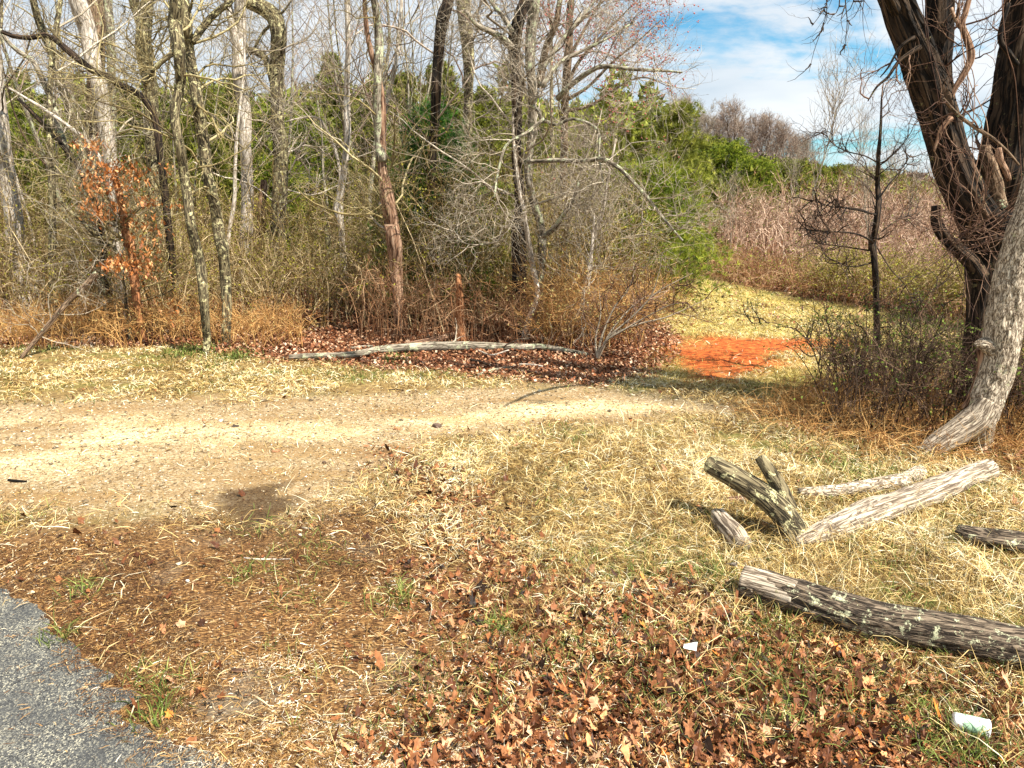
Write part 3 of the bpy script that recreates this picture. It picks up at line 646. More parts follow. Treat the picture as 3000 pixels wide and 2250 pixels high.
tree('dead_tree', 'white barkless dead tree with a split top, left of the curved tree', 14.0, z1((1555, -10, 60), (1555, 200, 64), (1548, 350, 74), (1552, 500, 76), (1575, 650, 70), (1590, 800, 66), (1590, 950, 62), (1600, 1100, 62), (1602, 1300, 66), (1600, 1500, 70)) + z4((1592, 200, 68), (1582, 400, 66), (1578, 470, 66)), 'pale', 'grey', seed=10, n1=10, stems=[(14.0, z1((1470, -10, 40), (1500, 130, 50), (1525, 260, 50), (1545, 350, 40)), False)], cat='dead tree')
tree('bare_tree', 'curved tree with grey flecked bark bending left at its top', 14.2, z1((1560, -40, 50), (1615, 15, 66), (1700, 50, 82), (1780, 115, 90), (1802, 220, 78), (1800, 350, 76), (1792, 480, 74), (1795, 650, 72), (1802, 800, 76), (1820, 1000, 80), (1816, 1200, 84), (1802, 1400, 84), (1800, 1600, 84)) + z4((1796, 300, 82), (1776, 450, 84), (1764, 545, 92)), 'lichen', 'grey', seed=11, n1=16, top=False,
     limbs=[(14.2, z1((1765, 520, 44), (1735, 410, 44), (1685, 345, 42), (1620, 325, 38), (1555, 322, 30))), (14.2, z1((1795, 110, 18), (1840, 70, 14), (1890, 0, 10), (1910, -40, 8))), (14.2, z1((1770, 150, 20), (1700, 215, 18), (1655, 300, 16), (1600, 380, 12)))])
tree('broken_snag', 'short pinkish broken snag just left of the curved tree', 14.5, z1((1712, 1170, 34), (1700, 1300, 44), (1690, 1500, 48)) + z4((1675, 200, 50), (1665, 440, 50)), 'snag', n1=0, top=False, seed=12, rough=0.3, cat='snag')
tree('bare_tree', 'crooked thin pale tree between curved tree and broken trunk', 12.5, [(1015, 0, 10), (1020, 130, 13), (1015, 300, 14), (1018, 400, 16), (1010, 480, 16), (1000, 560, 17), (985, 610, 15), (1000, 660, 14), (1006, 720, 14)], 'pale', 'grey', seed=13, n1=16, sides=8)
tree('dead_tree', 'debarked brown trunk with a snapped stub, centre of the woods edge', 9.2, z2((212, -10, 36), (235, 150, 42), (245, 300, 50), (236, 500, 46), (230, 700, 46), (245, 900, 52), (262, 1050, 56)), 'grey', 'olive', seed=14, n1=16, lr=0.13, base=False, top=True,
     stems=[(9.2, z2((262, 1040, 54), (280, 1180, 78), (300, 1300, 92), (328, 1450, 86), (345, 1640, 82)) + z5((322, 120, 92), (345, 250, 95), (352, 400, 82), (365, 550, 72), (370, 700, 56), (376, 860, 58)), True, 'snag')],
     limbs=[(9.15, z2((285, 1345, 26), (262, 1325, 24), (246, 1315, 20))), (9.15, z2((300, 1480, 16), (250, 1465, 14), (160, 1370, 10)))], limb_bark='pale', cat='dead tree')
tree('bare_tree', 'dark slim tree leaning right in front of the young pine', 10.5, z2((700, -30, 52), (662, 100, 70), (640, 250, 62), (622, 450, 52), (615, 600, 55), (608, 750, 50), (594, 900, 48), (592, 1100, 46), (590, 1300, 46), (580, 1500, 48)) + z5((580, 200, 42), (580, 400, 38), (582, 560, 40)), 'dark', 'pink', seed=15, n1=18, sides=12)
tree('bare_tree', 'straight grey lichen trunk right of the young pine', 12, z2((788, -10, 80), (808, 200, 72), (825, 400, 62), (822, 600, 52), (820, 800, 48), (812, 1100, 46), (820, 1400, 46)) + z5((815, 200, 46), (815, 480, 50)), 'lichen', 'pink', seed=16, n1=18)
tree('bare_tree', 'large many stemmed tree with sweeping arched limbs, centre right of woods', 9.2, z2((1200, -30, 60), (1155, 110, 66), (1120, 280, 72), (1135, 450, 58), (1136, 650, 56), (1140, 800, 54), (1136, 1000, 56), (1158, 1300, 64), (1150, 1600, 76)) + z5((1150, 100, 90), (1155, 400, 86), (1150, 600, 78), (1155, 880, 74)), 'dark', 'grey', seed=17, n1=22, lr=0.16, limb_bark='grey',
     stems=[(9.3, z2((1250, -30, 72), (1232, 200, 64), (1222, 400, 62), (1236, 600, 54), (1232, 900, 48), (1205, 1050, 46), (1230, 1250, 50), (1290, 1450, 56), (1300, 1600, 56)) + z5((1302, 200, 52), (1292, 420, 46), (1262, 650, 50), (1262, 860, 44)), True, 'grey'),
            (8.9, z5((1160, -60, 22), (1182, 30, 26), (1208, 200, 30), (1240, 400, 32), (1272, 600, 36), (1205, 760, 36), (1172, 920, 30)), True, 'pale'),
            (9.6, z2((1275, 560, 50), (1300, 450, 52), (1330, 300, 40), (1390, 160, 36), (1420, -20, 30))[::-1], False, 'brown')],
     limbs=[(9.1, z2((1110, 310, 44), (1040, 240, 36), (950, 200, 32), (865, 150, 26), (800, 60, 18)), -0.3),
            (9.1, z2((1105, 200, 34), (1050, 110, 28), (985, 30, 24), (940, -40, 20)), 0.4),
            (8.8, z5((1300, 210, 34), (1380, 150, 36), (1440, 60, 32)) + z2((1500, 1300, 24), (1540, 1180, 16)), -0.3),
            (8.5, z2((1200, 1048, 26), (1400, 1040, 26), (1570, 1045, 30), (1690, 1030, 26), (1800, 1090, 24), (1900, 1190, 22), (2000, 1300, 20), (2100, 1430, 17), (2212, 1560, 12)), -1.0),
            (8.6, z2((1300, 800, 22), (1280, 720, 24), (1232, 680, 24), (1255, 630, 22), (1300, 620, 14))),
            (8.5, z2((1310, 770, 20), (1200, 860, 20), (1070, 940, 18), (1020, 1100, 15), (990, 1280, 9)), -0.6),
            (8.6, z2((1310, 780, 22), (1400, 810, 20), (1500, 770, 18), (1660, 840, 16), (1670, 1020, 14), (1700, 1200, 10)), -0.5),
            (9.0, z2((1400, 640, 36), (1490, 550, 34), (1600, 470, 30), (1700, 430, 28), (1900, 450, 22), (2080, 458, 16), (2212, 470, 9)), -0.8),
            (9.0, z2((1300, 560, 34), (1420, 400, 26), (1560, 330, 20), (1720, 250, 14), (1900, 140, 8)), 0.5),
            (9.0, z2((1300, 450, 30), (1450, 230, 22), (1600, 60, 16), (1700, -80, 10)), 0.5),
            (8.7, z5((1110, 145, 12), (1045, 140, 14), (1030, 200, 14), (1000, 240, 12), (860, 260, 9), (740, 230, 5)), -0.4)],
     twk=dict(per2=5, per3=4, per4=1))
tree('bare_tree', 'brownish upright tree behind the arching pink twigs', 12, z2((1490, -20, 36), (1475, 250, 42), (1462, 450, 46), (1450, 620, 42), (1445, 900, 42), (1440, 1250, 44)), 'brown', 'pink', seed=18, n1=12, lr=0.2, buds=2600,
     limbs=[(11.8, z2((1460, 560, 30), (1540, 400, 22), (1680, 240, 16), (1830, 90, 10), (1960, -40, 6)), 0.3), (11.6, z2((1455, 650, 26), (1600, 560, 20), (1760, 400, 14), (1930, 260, 9), (2080, 120, 4)), -0.3),
            (11.8, z2((1470, 380, 26), (1560, 220, 18), (1650, 60, 12), (1720, -60, 8)), 0.3), (11.5, z2((1450, 720, 24), (1620, 680, 18), (1800, 560, 12), (1960, 500, 8), (2120, 560, 4)), -0.3),
            (11.9, z2((1480, 200, 22), (1600, 90, 14), (1780, -60, 8)), 0.3), (11.9, z2((1470, 300, 20), (1380, 160, 14), (1300, 40, 10), (1250, -40, 8)), 0.2)], twk=dict(per2=6, per3=5, per4=1))
tree('bare_tree', 'spreading shrubby tree with long dense bare twigs at the right end of the woods', 9.0, z5((1640, 60, 12), (1625, 260, 16), (1600, 420, 18), (1570, 560, 20)), 'pale', 'grey', seed=19, n1=21, lr=0.4, lmin=0.6, sides=8, top=False, twk=dict(per2=6, per3=4), stems=[(9.2, z2((1780, 900, 12), (1720, 1200, 16), (1690, 1400, 18)) + z5((1640, 180, 20), (1600, 540, 22)), True)])
tree('broken_stump', 'reddish broken post like stump behind the fallen log', 8.7, z5((757, 455, 26), (762, 520, 36), (768, 650, 46), (772, 800, 52), (778, 905, 60)), 'rust', n1=0, top=False, seed=20, step=0.04, rough=0.28, cat='stump')
tree('oak_sapling', 'orange brown trunk with clinging rusty leaves near the left', 9.0, z1((735, 1130, 26), (770, 1250, 36), (800, 1400, 42), (825, 1600, 48)) + z4((830, 200, 52), (860, 400, 50), (885, 600, 46), (905, 760, 44), (925, 900, 48)), 'rust', 'olive', seed=21, n1=26, lr=0.24, lmin=0.4, top=False, twk=dict(per2=5, per3=3))
oak = [o for o in sc.objects if o.name.startswith('oak_sapling')][0]
g = Geo(); oo = np.array(oak.location)
for cx, cy, sx, sy, nn in ((590, 945, 60, 25, 45), (600, 1060, 30, 40, 20), (740, 1100, 50, 40, 60), (870, 1130, 50, 50, 90), (600, 1170, 60, 50, 60), (650, 1250, 50, 60, 60), (770, 1210, 40, 30, 40), (570, 1340, 40, 25, 40), (650, 1400, 50, 30, 50), (730, 1340, 20, 20, 15), (960, 1310, 40, 30, 30), (920, 1450, 60, 40, 35), (800, 1340, 80, 80, 30), (770, 1700, 70, 30, 70), (860, 1730, 110, 45, 130), (930, 1620, 50, 50, 55), (1000, 1490, 60, 40, 25), (1010, 1800, 60, 60, 18), (1110, 2010, 60, 40, 30), (1170, 1330, 30, 20, 12), (1060, 1100, 30, 20, 10)):
    nn = int(nn * 1.7); cc = rng.integers(0, 1000000)
    q = np.array([at(*(np.array([cx + rng.normal() * sx, cy + rng.normal() * sy]) * K_), 8.55 + rng.normal() * 0.2) for _ in range(nn)])
    leafgeo(g, q[:, 0], q[:, 1], 0.015 + 0.014 * rng.random(nn), rng.random(nn), z=q[:, 2], spread=0.9)
M_OAK = mat_tint('oak_leaf', [(0, (0.2, 0.06, 0.015)), (0.5, (0.6, 0.22, 0.06)), (1, (0.95, 0.55, 0.25))], 0.5, 0.3, 30)
g.build('leaves', M_OAK, oak, bark=False, smooth=False, origin=oo)
# leaning dark limbs, upper left
tree('leaning_tree', 'dark leaning trunk crossing from the top left corner down to the right', 10.2, z1((10, 205, 20), (80, 232, 24), (200, 244, 26), (290, 226, 28), (350, 250, 30), (420, 310, 34), (510, 385, 36), (600, 455, 38), (700, 500, 38), (790, 555, 36), (900, 610, 34), (1000, 760, 36), (1050, 1100, 40)), 'dark', 'olive', seed=22, top=False, n1=14, lr=0.13)
tree('leaning_tree', 'slim grey trunk arching from the far left down toward the rusty leaves', 10.6, z1((0, 190, 16), (60, 280, 20), (130, 340, 24), (205, 385, 26), (250, 460, 28), (300, 570, 30), (350, 700, 32), (392, 860, 34), (440, 980, 34), (500, 1090, 36), (550, 1230, 38), (590, 1400, 40), (620, 1560, 44)), 'grey', 'grey', seed=23, top=False, n1=14, lr=0.14)
tree('leaning_tree', 'thin pale limb slanting down to the right above the rusty leaves', 10.0, z1((60, 570, 12), (160, 630, 14), (260, 690, 18), (400, 785, 20), (500, 862, 22), (570, 920, 22), (660, 1050, 24), (720, 1250, 26)), 'pale', 'grey', seed=24, top=False, n1=16, lr=0.15, sides=8)
tree('leaning_tree', 'dark slanting trunk running parallel below the thin pale limb', 10.3, z1((120, 640, 18), (210, 730, 24), (330, 860, 28), (430, 975, 30), (510, 1100, 30), (560, 1220, 32), (640, 1400, 34)), 'dark', 'olive', seed=25, top=False, n1=16, lr=0.15, sides=8)
tree('leaning_tree', 'mossy slanting dead limb low on the left above the dim brush', 8.8, z4((395, -20, 18), (440, 30, 22), (520, 90, 24), (580, 160, 26), (640, 215, 24), (700, 265, 22), (770, 330, 18)), 'lichen', 'grey', seed=26, top=False, n1=14, lr=0.4, lmin=0.3, sides=8)
g = Geo(); ob = thing('fallen_limb', 'bare pole leaning across the dim brush at the far left', 'fallen limb', (*G(60, 1050), 0)); o3 = np.array(ob.location)
P, r = resample([at(60, 1050, 7.8), at(110, 990, 8.0), at(190, 895, 8.2), at(245, 840, 8.3), at(285, 800, 8.4)], [0.02, 0.024, 0.03, 0.034, 0.036], 0.05)
tubes(g, P[None], r[None], 10, 0.5, ref=(0, 1, 0), rough=0.2, cap=True); g.build('branch', BK['brown'], ob, origin=o3)
g = Geo(); twigs_of(g, [(P, r, 0.5)], 12, 0.5, 0.2); g.build('twigs', TW['grey'], ob, bark=False, origin=o3)
tree('bare_tree', 'thin pale crooked sapling right of the curved tree, arching over', 13, z1((1850, 790, 8), (1950, 765, 10), (2060, 765, 13), (2120, 850, 15), (2175, 980, 17), (2205, 1150, 18), (2185, 1300, 20), (2200, 1450, 22)), 'pale', 'grey', seed=27, top=False, n1=14, lr=0.15, sides=8)
tree('bare_tree', 'pair of slender pale trunks left of the broken brown trunk top', 13, z2((390, -20, 18), (375, 200, 22), (350, 430, 24), (300, 640, 24), (270, 850, 24), (265, 1200, 26)), 'pale', 'grey', seed=28, n1=16, sides=8, stems=[(13.2, z2((50, -10, 14), (45, 250, 18), (42, 500, 22), (36, 700, 22), (40, 900, 24), (10, 1150, 26), (0, 1400, 28)), True)])
tree('bare_tree', 'broken topped slim dark sapling deep in the brush', 11.5, z1((2110, 1370, 16), (2115, 1480, 20), (2125, 1600, 22)) + z4((2130, 200, 24), (2125, 350, 26)), 'lichen', n1=0, top=False, seed=29, sides=8, cat='snag')
# right-end fan shrub
o3 = np.array([*G(1750, 1055), 0.0]); o3[2] = float(terr(o3[0], o3[1]))
sh = thing('bare_shrub', 'fan of thin bare stems rising right beyond the end of the fallen log', 'shrub', o3)
g = Geo(); D0 = o3[1]
stems = [[(1752, 1050), (1775, 1000), (1830, 965), (1900, 925), (1960, 895), (2010, 885)], [(1752, 1050), (1780, 990), (1850, 930), (1905, 870), (1930, 800), (1940, 740)], [(1752, 1050), (1790, 985), (1870, 950), (1950, 930), (2020, 900), (2080, 870)], [(1752, 1050), (1785, 990), (1860, 920), (1920, 860), (1970, 830), (2030, 800)], [(1750, 1050), (1765, 980), (1800, 900), (1840, 850), (1860, 790)], [(1750, 1050), (1745, 990), (1760, 920), (1755, 850)], [(1752, 1050), (1790, 970), (1850, 900), (1890, 870), (1960, 850)]]
src = []
for k, s_ in enumerate(stems):
    P, r = resample([at(a_, b_, D0 + 0.12 * (k - 3) * i_ / 4) for i_, (a_, b_) in enumerate(s_)], np.linspace(0.014, 0.003, len(s_)), 0.06)
    tubes(g, P[None], r[None], 5, 0.55); src.append((P, r, 0.5))
g.build('stem', TW['grey'], sh, bark=False, origin=o3)
g = Geo(); twigs_of(g, src, 14, 0.5, 0.15, per2=4, per3=2); g.build('twigs', TW['red'], sh, bark=False, origin=o3)

# ------------------------------------------------------------------ slender saplings standing in the woods (copies)
def bare_proto(name, label, H, r0, bark, twig, seed, n1=20, n2=6, n3=4, n4=0, rmin=0.005, spread=0.33, tmin=0.25, cat='tree', fork=1, up=0.1, group=None, sides=7, ang=0.75):
    t = thing(name, label, cat, (0, 0, 0), group); g = Geo(); src = []
    for f in range(fork):
        P, r = shoots(np.array([[0.02 * f, 0.03 * f, -0.1]]), np.array([[0.28 * (f - (fork - 1) / 2) + 0.1 * math.sin(seed), 0.1 * math.cos(seed + f), 1]]), np.array([H]), np.array([r0]), 12, 0.08, 0.07, 0.2)
        P, r = resample(P[0], r[0], H / 40); tubes(g, P[None], r[None], sides, 0.5, ref=(0, 1, 0), seed=seed, rough=0.12); src.append((P, r, 1.0))
    g.build('trunk', BK[bark], t)
    g = Geo()
    for P, r, m in src:
        A, a = kids(P[None], r[None], n1, spread, 7, ang, 0.45, tmin, up, 0.15, 0.2, rmin * 1.5); tubes(g, A, a, 4)
        B, b = kids(A, a, n2, 0.55, 6, 0.65, 0.55, 0.15, up * 0.7, 0.18, 0.1, rmin * 1.1); tubes(g, B, b, 3)
        C, c = kids(B, b, n3, 0.6, 5, 0.6, 0.6, 0.1, 0.04, 0.2, 0.1, rmin * 0.8); tubes(g, C, c, 3)
        if n4: E_, e = kids(C, c, n4, 0.6, 4, 0.6, 0.7, 0.1, 0.03, 0.22, 0.06, rmin * 0.6); tubes(g, E_, e, 3)
    g.build('branches', TW[twig], t, bark=False)
    return t
def put(protos, spots, first):
    """protos[k] is used itself for its first spot, then copied"""
    for i, (k, x, y, s_, rz) in enumerate(spots):
        p = protos[k]
        if first.get(k): o = copy_tree(p)
        else: o = p; first[k] = True
        o.location = (x, y, float(terr(x, y)) - 0.02); o.scale = (s_, s_, s_); o.rotation_euler = (0, 0, rz)
GR1 = 'slender bare saplings standing among the woods'
sap = [bare_proto('bare_sapling', 'slender bare sapling standing in the tangled woods', 5.6, 0.035, 'pale', 'grey', 1, 11, 4, 3, rmin=0.004, group=GR1),
       bare_proto('bare_sapling', 'slender bare sapling standing in the tangled woods', 6.5, 0.045, 'lichen', 'grey', 2, 12, 4, 3, rmin=0.004, group=GR1),
       bare_proto('bare_sapling', 'slender bare sapling standing in the tangled woods', 5.0, 0.028, 'grey', 'olive', 3, 9, 4, 3, rmin=0.004, fork=2, group=GR1),
       bare_proto('bare_sapling', 'slender bare sapling standing in the tangled woods', 7.0, 0.055, 'grey', 'pink', 4, 12, 4, 3, rmin=0.004, group=GR1)]
r2 = np.random.default_rng(21); spots = []
while len(spots) < 34:
    d = 9.6 + 12 * r2.random() ** 0.8; px = -250 + 2130 * r2.random(); x = (px - 1500) / FPX * d * 1.0
    if px > 1620 and d > 13: continue
    if all(math.hypot(x - a_[1], d - a_[2]) > 0.35 for a_ in spots) and all(math.hypot(x - bx, d - by) > 0.3 for bx, by in BASES):
        spots.append((len(spots) % 4, x, d, 0.7 + 0.55 * r2.random(), r2.random() * 6.28))
put(sap, spots, {})
GR2 = 'bare trees rising on the slope behind the woods'
bt = [bare_proto('bare_tree', 'bare grey brown tree on the slope far behind the woods', 8.2, 0.09, 'grey', 'grey', 5, 20, 6, 4, 1, rmin=0.0055, group=GR2),
      bare_proto('bare_tree', 'bare grey brown tree on the slope far behind the woods', 8.8, 0.10, 'lichen', 'olive', 6, 20, 6, 4, 1, rmin=0.0055, group=GR2),
      bare_proto('bare_tree', 'bare grey brown tree on the slope far behind the woods', 7.6, 0.08, 'brown', 'pink', 7, 18, 6, 4, 1, rmin=0.006, fork=2, group=GR2)]
spots = []
for i in range(18):
    d = 28 + 16 * r2.random(); px = -300 + 2150 * (i + r2.random()) / 18
    top = 230 if px < 850 else 210; 
    if px > 1500: top = 390
    h = (600 - top) / FPX * d + 1.6 - 0.035 * (d - 16)
    spots.append((i % 3 if px < 900 else (2 if r2.random() < 0.6 else i % 2), (px - 1500) / FPX * d, d, h / 8.2 * (0.8 + 0.25 * r2.random()), r2.random() * 6.28))
put(bt, spots, {})

# ------------------------------------------------------------------ evergreens
def conifer(name, label, H, Rb, mat, seed, nb=60, tufts=26, needles=9, nl=0.07, nw=0.012, shape=1.0, group=None, tmin=0.12, bark='brown', up=0.15, jit=0.25, rounded=False):
    t = thing(name, label, 'evergreen tree', (0, 0, 0), group)
    g = Geo(); P, r = shoots(np.array([[0, 0, -0.1]]), np.array([[0.02, 0.02, 1.0]]), np.array([H * 0.97]), np.array([H * 0.018 + 0.01]), 10, 0.1, 0.02, 0.15)
    P, r = resample(P[0], r[0], H / 30); tubes(g, P[None], r[None], 8, 0.5, ref=(0, 1, 0), seed=seed, rough=0.1); g.build('trunk', BK[bark], t)
    tt = tmin + (1 - tmin) * rng.random(nb); f = tt * (len(P) - 1); ii = np.minimum(f.astype(int), len(P) - 2)
    base = P[ii] + (P[ii + 1] - P[ii]) * (f - ii)[:, None]
    az = rng.random(nb) * 6.283
    prof = (1 - tt) ** shape if not rounded else np.sqrt(np.clip(1 - ((tt - 0.4) / 0.62) ** 2, 0.02, 1))
    Lb = Rb * (0.12 + prof) * (1 - jit + 2 * jit * rng.random(nb))
    A, a = shoots(base, np.stack([np.cos(az), np.sin(az), up + 0.25 * tt + 0 * az], 1), Lb, np.full(nb, 0.008 + 0.004 * H / 3), 7, 0.05, 0.09, 0.3)
    g = Geo(); tubes(g, A, a, 3); g.build('boughs', TW['dark'], t, bark=False)
    n = nb * tufts; bi = np.repeat(np.arange(nb), tufts); s_ = 0.18 + 0.82 * rng.random(n); f = s_ * 6; k = np.minimum(f.astype(int), 5)
    C = A[bi, k] + (A[bi, k + 1] - A[bi, k]) * (f - k)[:, None]; tan = unit(A[bi, k + 1] - A[bi, k])
    spread = 0.10 + 0.14 * Lb[bi] * (1 - 0.4 * s_)
    C = C + rng.normal(size=(n, 3)) * spread[:, None] * np.array([1, 1, 0.55])
    tint_t = np.clip(0.5 + 0.28 * rng.normal(size=n), 0, 1)
    m = n * needles; ci = np.repeat(np.arange(n), needles)
    d = unit(tan[ci] * 0.7 + rng.normal(size=(m, 3)) * 0.75 + np.array([0, 0, 0.25])); L = nl * (0.7 + 0.6 * rng.random(m))
    wv = unit(np.cross(d, rng.normal(size=(m, 3)))) * nw
    V = np.stack([C[ci] - wv, C[ci] + wv, C[ci] + d * L[:, None]], 1).reshape(-1, 3)
    g = Geo(); g.add(V, np.arange(3 * m).reshape(m, 3), np.repeat(np.clip(tint_t[ci] + 0.08 * rng.normal(size=m), 0, 1), 3))
    g.build('foliage', mat, t, bark=False, smooth=False); return t
E_DARK = mat_tint('needles_dark', [(0, (0.015, 0.05, 0.01)), (0.5, (0.05, 0.17, 0.02)), (1, (0.16, 0.34, 0.04))], 0.55, 0.25, 8, 0.3)
E_LIME = mat_tint('needles_bright', [(0, (0.03, 0.06, 0.006)), (0.5, (0.2, 0.27, 0.02)), (1, (0.52, 0.54, 0.07))], 0.55, 0.3, 5, 0.3)
E_OLIVE = mat_tint('needles_olive', [(0, (0.03, 0.04, 0.006)), (0.5, (0.21, 0.24, 0.025)), (1, (0.5, 0.5, 0.09))], 0.6, 0.25, 3, 0.35)
def place(o, x, y, s_=1.0, rz=0.0, sz=None): o.location = (x, y, float(terr(x, y))); o.scale = (s_, s_, sz or s_); o.rotation_euler = (0, 0, rz)
o = conifer('pine_tree', 'young dark green pine standing behind the slim dark tree', 3.1, 0.95, E_DARK, 1, 130, 34, 20, 0.09, 0.0038, 0.7); place(o, *(at(1275, 600, 10.9)[:2]))
o = conifer('pine_tree', 'bright green pine at the right end of the woods beside the meadow', 2.2, 1.15, E_LIME, 2, 130, 34, 20, 0.10, 0.004, 0.6, up=0.2); place(o, *(at(1880, 600, 11.6)[:2]))
o = conifer('pine_tree', 'low young pine seen through the many stemmed tree', 1.9, 0.8, E_LIME, 3, 70, 26, 18, 0.08, 0.004, 0.8); place(o, *(at(1440, 700, 11.2)[:2]))
o = conifer('pine_tree', 'second yellowish green pine with browning tips behind the bright green pine', 3.5, 1.0, E_OLIVE, 4, 100, 28, 18, 0.10, 0.0045, 0.7, up=0.3); place(o, *(at(1960, 600, 14.0)[:2]))
GR3 = 'tall evergreens forming the green wall behind the left woods'
pr = [conifer('evergreen_tree', 'tall evergreen in the green wall behind the left woods', 8.5, 1.9, E_OLIVE, 5, 170, 44, 10, 0.17, 0.02, 0.7, GR3, 0.05),
      conifer('evergreen_tree', 'tall evergreen in the green wall behind the left woods', 8.0, 1.7, E_LIME, 6, 160, 44, 10, 0.17, 0.02, 0.6, GR3, 0.05),
      conifer('evergreen_tree', 'tall evergreen in the green wall behind the left woods', 9.0, 1.6, E_OLIVE, 7, 160, 44, 10, 0.17, 0.02, 0.8, GR3, 0.05)]
spots = []
for i, (px, top) in enumerate([(-160, 330), (-60, 300), (30, 290), (110, 240), (180, 260), (250, 230), (330, 250), (400, 240), (470, 220), (540, 190), (620, 190), (690, 175), (760, 200), (830, 190), (880, 195), (930, 215), (985, 130), (1040, 180), (1110, 210), (1170, 150), (1260, 170), (1340, 130), (1420, 190), (1500, 240), (1580, 310), (1680, 390), (1780, 400), (1850, 340), (20, 400), (200, 380), (360, 400), (520, 360), (680, 330), (860, 330), (1000, 340), (1150, 330), (1500, 360), (1700, 380)]):
    d = 22 + 7 * r2.random() if i < 28 else 17.5 + 3 * r2.random()
    h = (600 - top) / FPX * d + 1.6 - float(terr((px - 1500) / FPX * d, d))
    k = 1 if 800 < px < 960 else (2 if px in (985, 1260) else int(r2.integers(0, 3)) if px < 1000 else 0)
    spots.append((k, (px - 1500) / FPX * d, d, h / 9.9, r2.random() * 6.28))
put(pr, spots, {})
GR4 = 'rounded green cedars below the ridge on the right'
ced = [conifer('cedar_tree', 'rounded green cedar in the belt below the right ridge', 4.4, 1.5, E_LIME, 8, 150, 50, 11, 0.11, 0.016, 1, GR4, 0.03, rounded=True),
       conifer('cedar_tree', 'rounded green cedar in the belt below the right ridge', 4.2, 1.4, E_OLIVE, 9, 150, 50, 11, 0.11, 0.016, 1, GR4, 0.03, rounded=True)]
spots = []
for px, top, k, d in [(2052, 388, 1, 30), (2105, 408, 0, 29), (2180, 452, 0, 28), (2235, 470, 1, 32), (2290, 450, 1, 30), (2350, 470, 1, 31), (2010, 430, 1, 33), (2420, 470, 1, 40), (2480, 480, 1, 42), (2540, 490, 1, 44), (2600, 505, 1, 44), (2660, 520, 1, 46), (2720, 530, 1, 46), (2800, 540, 1, 48), (2380, 500, 0, 34), (2310, 520, 0, 30), (2900, 550, 1, 48), (3000, 560, 1, 48), (2150, 500, 1, 26), (2060, 500, 1, 26), (3100, 560, 1, 50), (3200, 560, 1, 50)]:
    x = (px - 1500) / FPX * d; h = (600 - top) / FPX * d + 1.6 - float(terr(x, d))
    spots.append((k, x, d, h / 4.9, r2.random() * 6.28))
put(ced, spots, {})
# ridge trees on the right skyline
GR5 = 'bare trees along the right ridge skyline'
rt = [bare_proto('ridge_tree', 'bare grey tree on the skyline of the right ridge', 8.5, 0.16, 'brown', 'grey', 11, 24, 6, 5, 2, rmin=0.02, spread=0.4, group=GR5, sides=5),
      bare_proto('ridge_tree', 'bare grey tree on the skyline of the right ridge', 8.5, 0.16, 'brown', 'pink', 12, 24, 6, 5, 2, rmin=0.02, spread=0.4, fork=2, group=GR5, sides=5)]
spots = []
for i in range(44):
    px = 1880 + 900 * (i + r2.random()) / 44; d = 112 + 18 * r2.random(); s_ = 0.74 + 0.22 * r2.random() if px < 2340 else 0.3 + 0.15 * r2.random()
    if abs(px - 2170) < 45 and s_ > .6: s_ = 0.9
    spots.append((i % 2, (px - 1500) / FPX * d, d, s_, r2.random() * 6.28))
put(rt, spots, {})
# thin tall saplings standing in the meadow brush on the right
GR6 = 'thin upright saplings standing out of the meadow brush'
ms = [bare_proto('thin_sapling', 'thin upright bare sapling rising out of the meadow brush', 5.0, 0.03, 'grey', 'grey', 13, 20, 4, 3, rmin=0.006, spread=0.4, group=GR6, tmin=0.3, ang=0.45, up=0.2)]
spots = [(0, (px - 1500) / FPX * d, d, h / 5.0, r2.random() * 6) for px, d, h in ((2352, 22, 5.0), (2465, 24, 4.1), (2310, 24, 2.8), (2555, 21, 3.0), (2530, 16, 2.4), (2130, 20, 2.2), (2640, 19, 2.4), (2700, 22, 2.6))]
put(ms, spots, {})

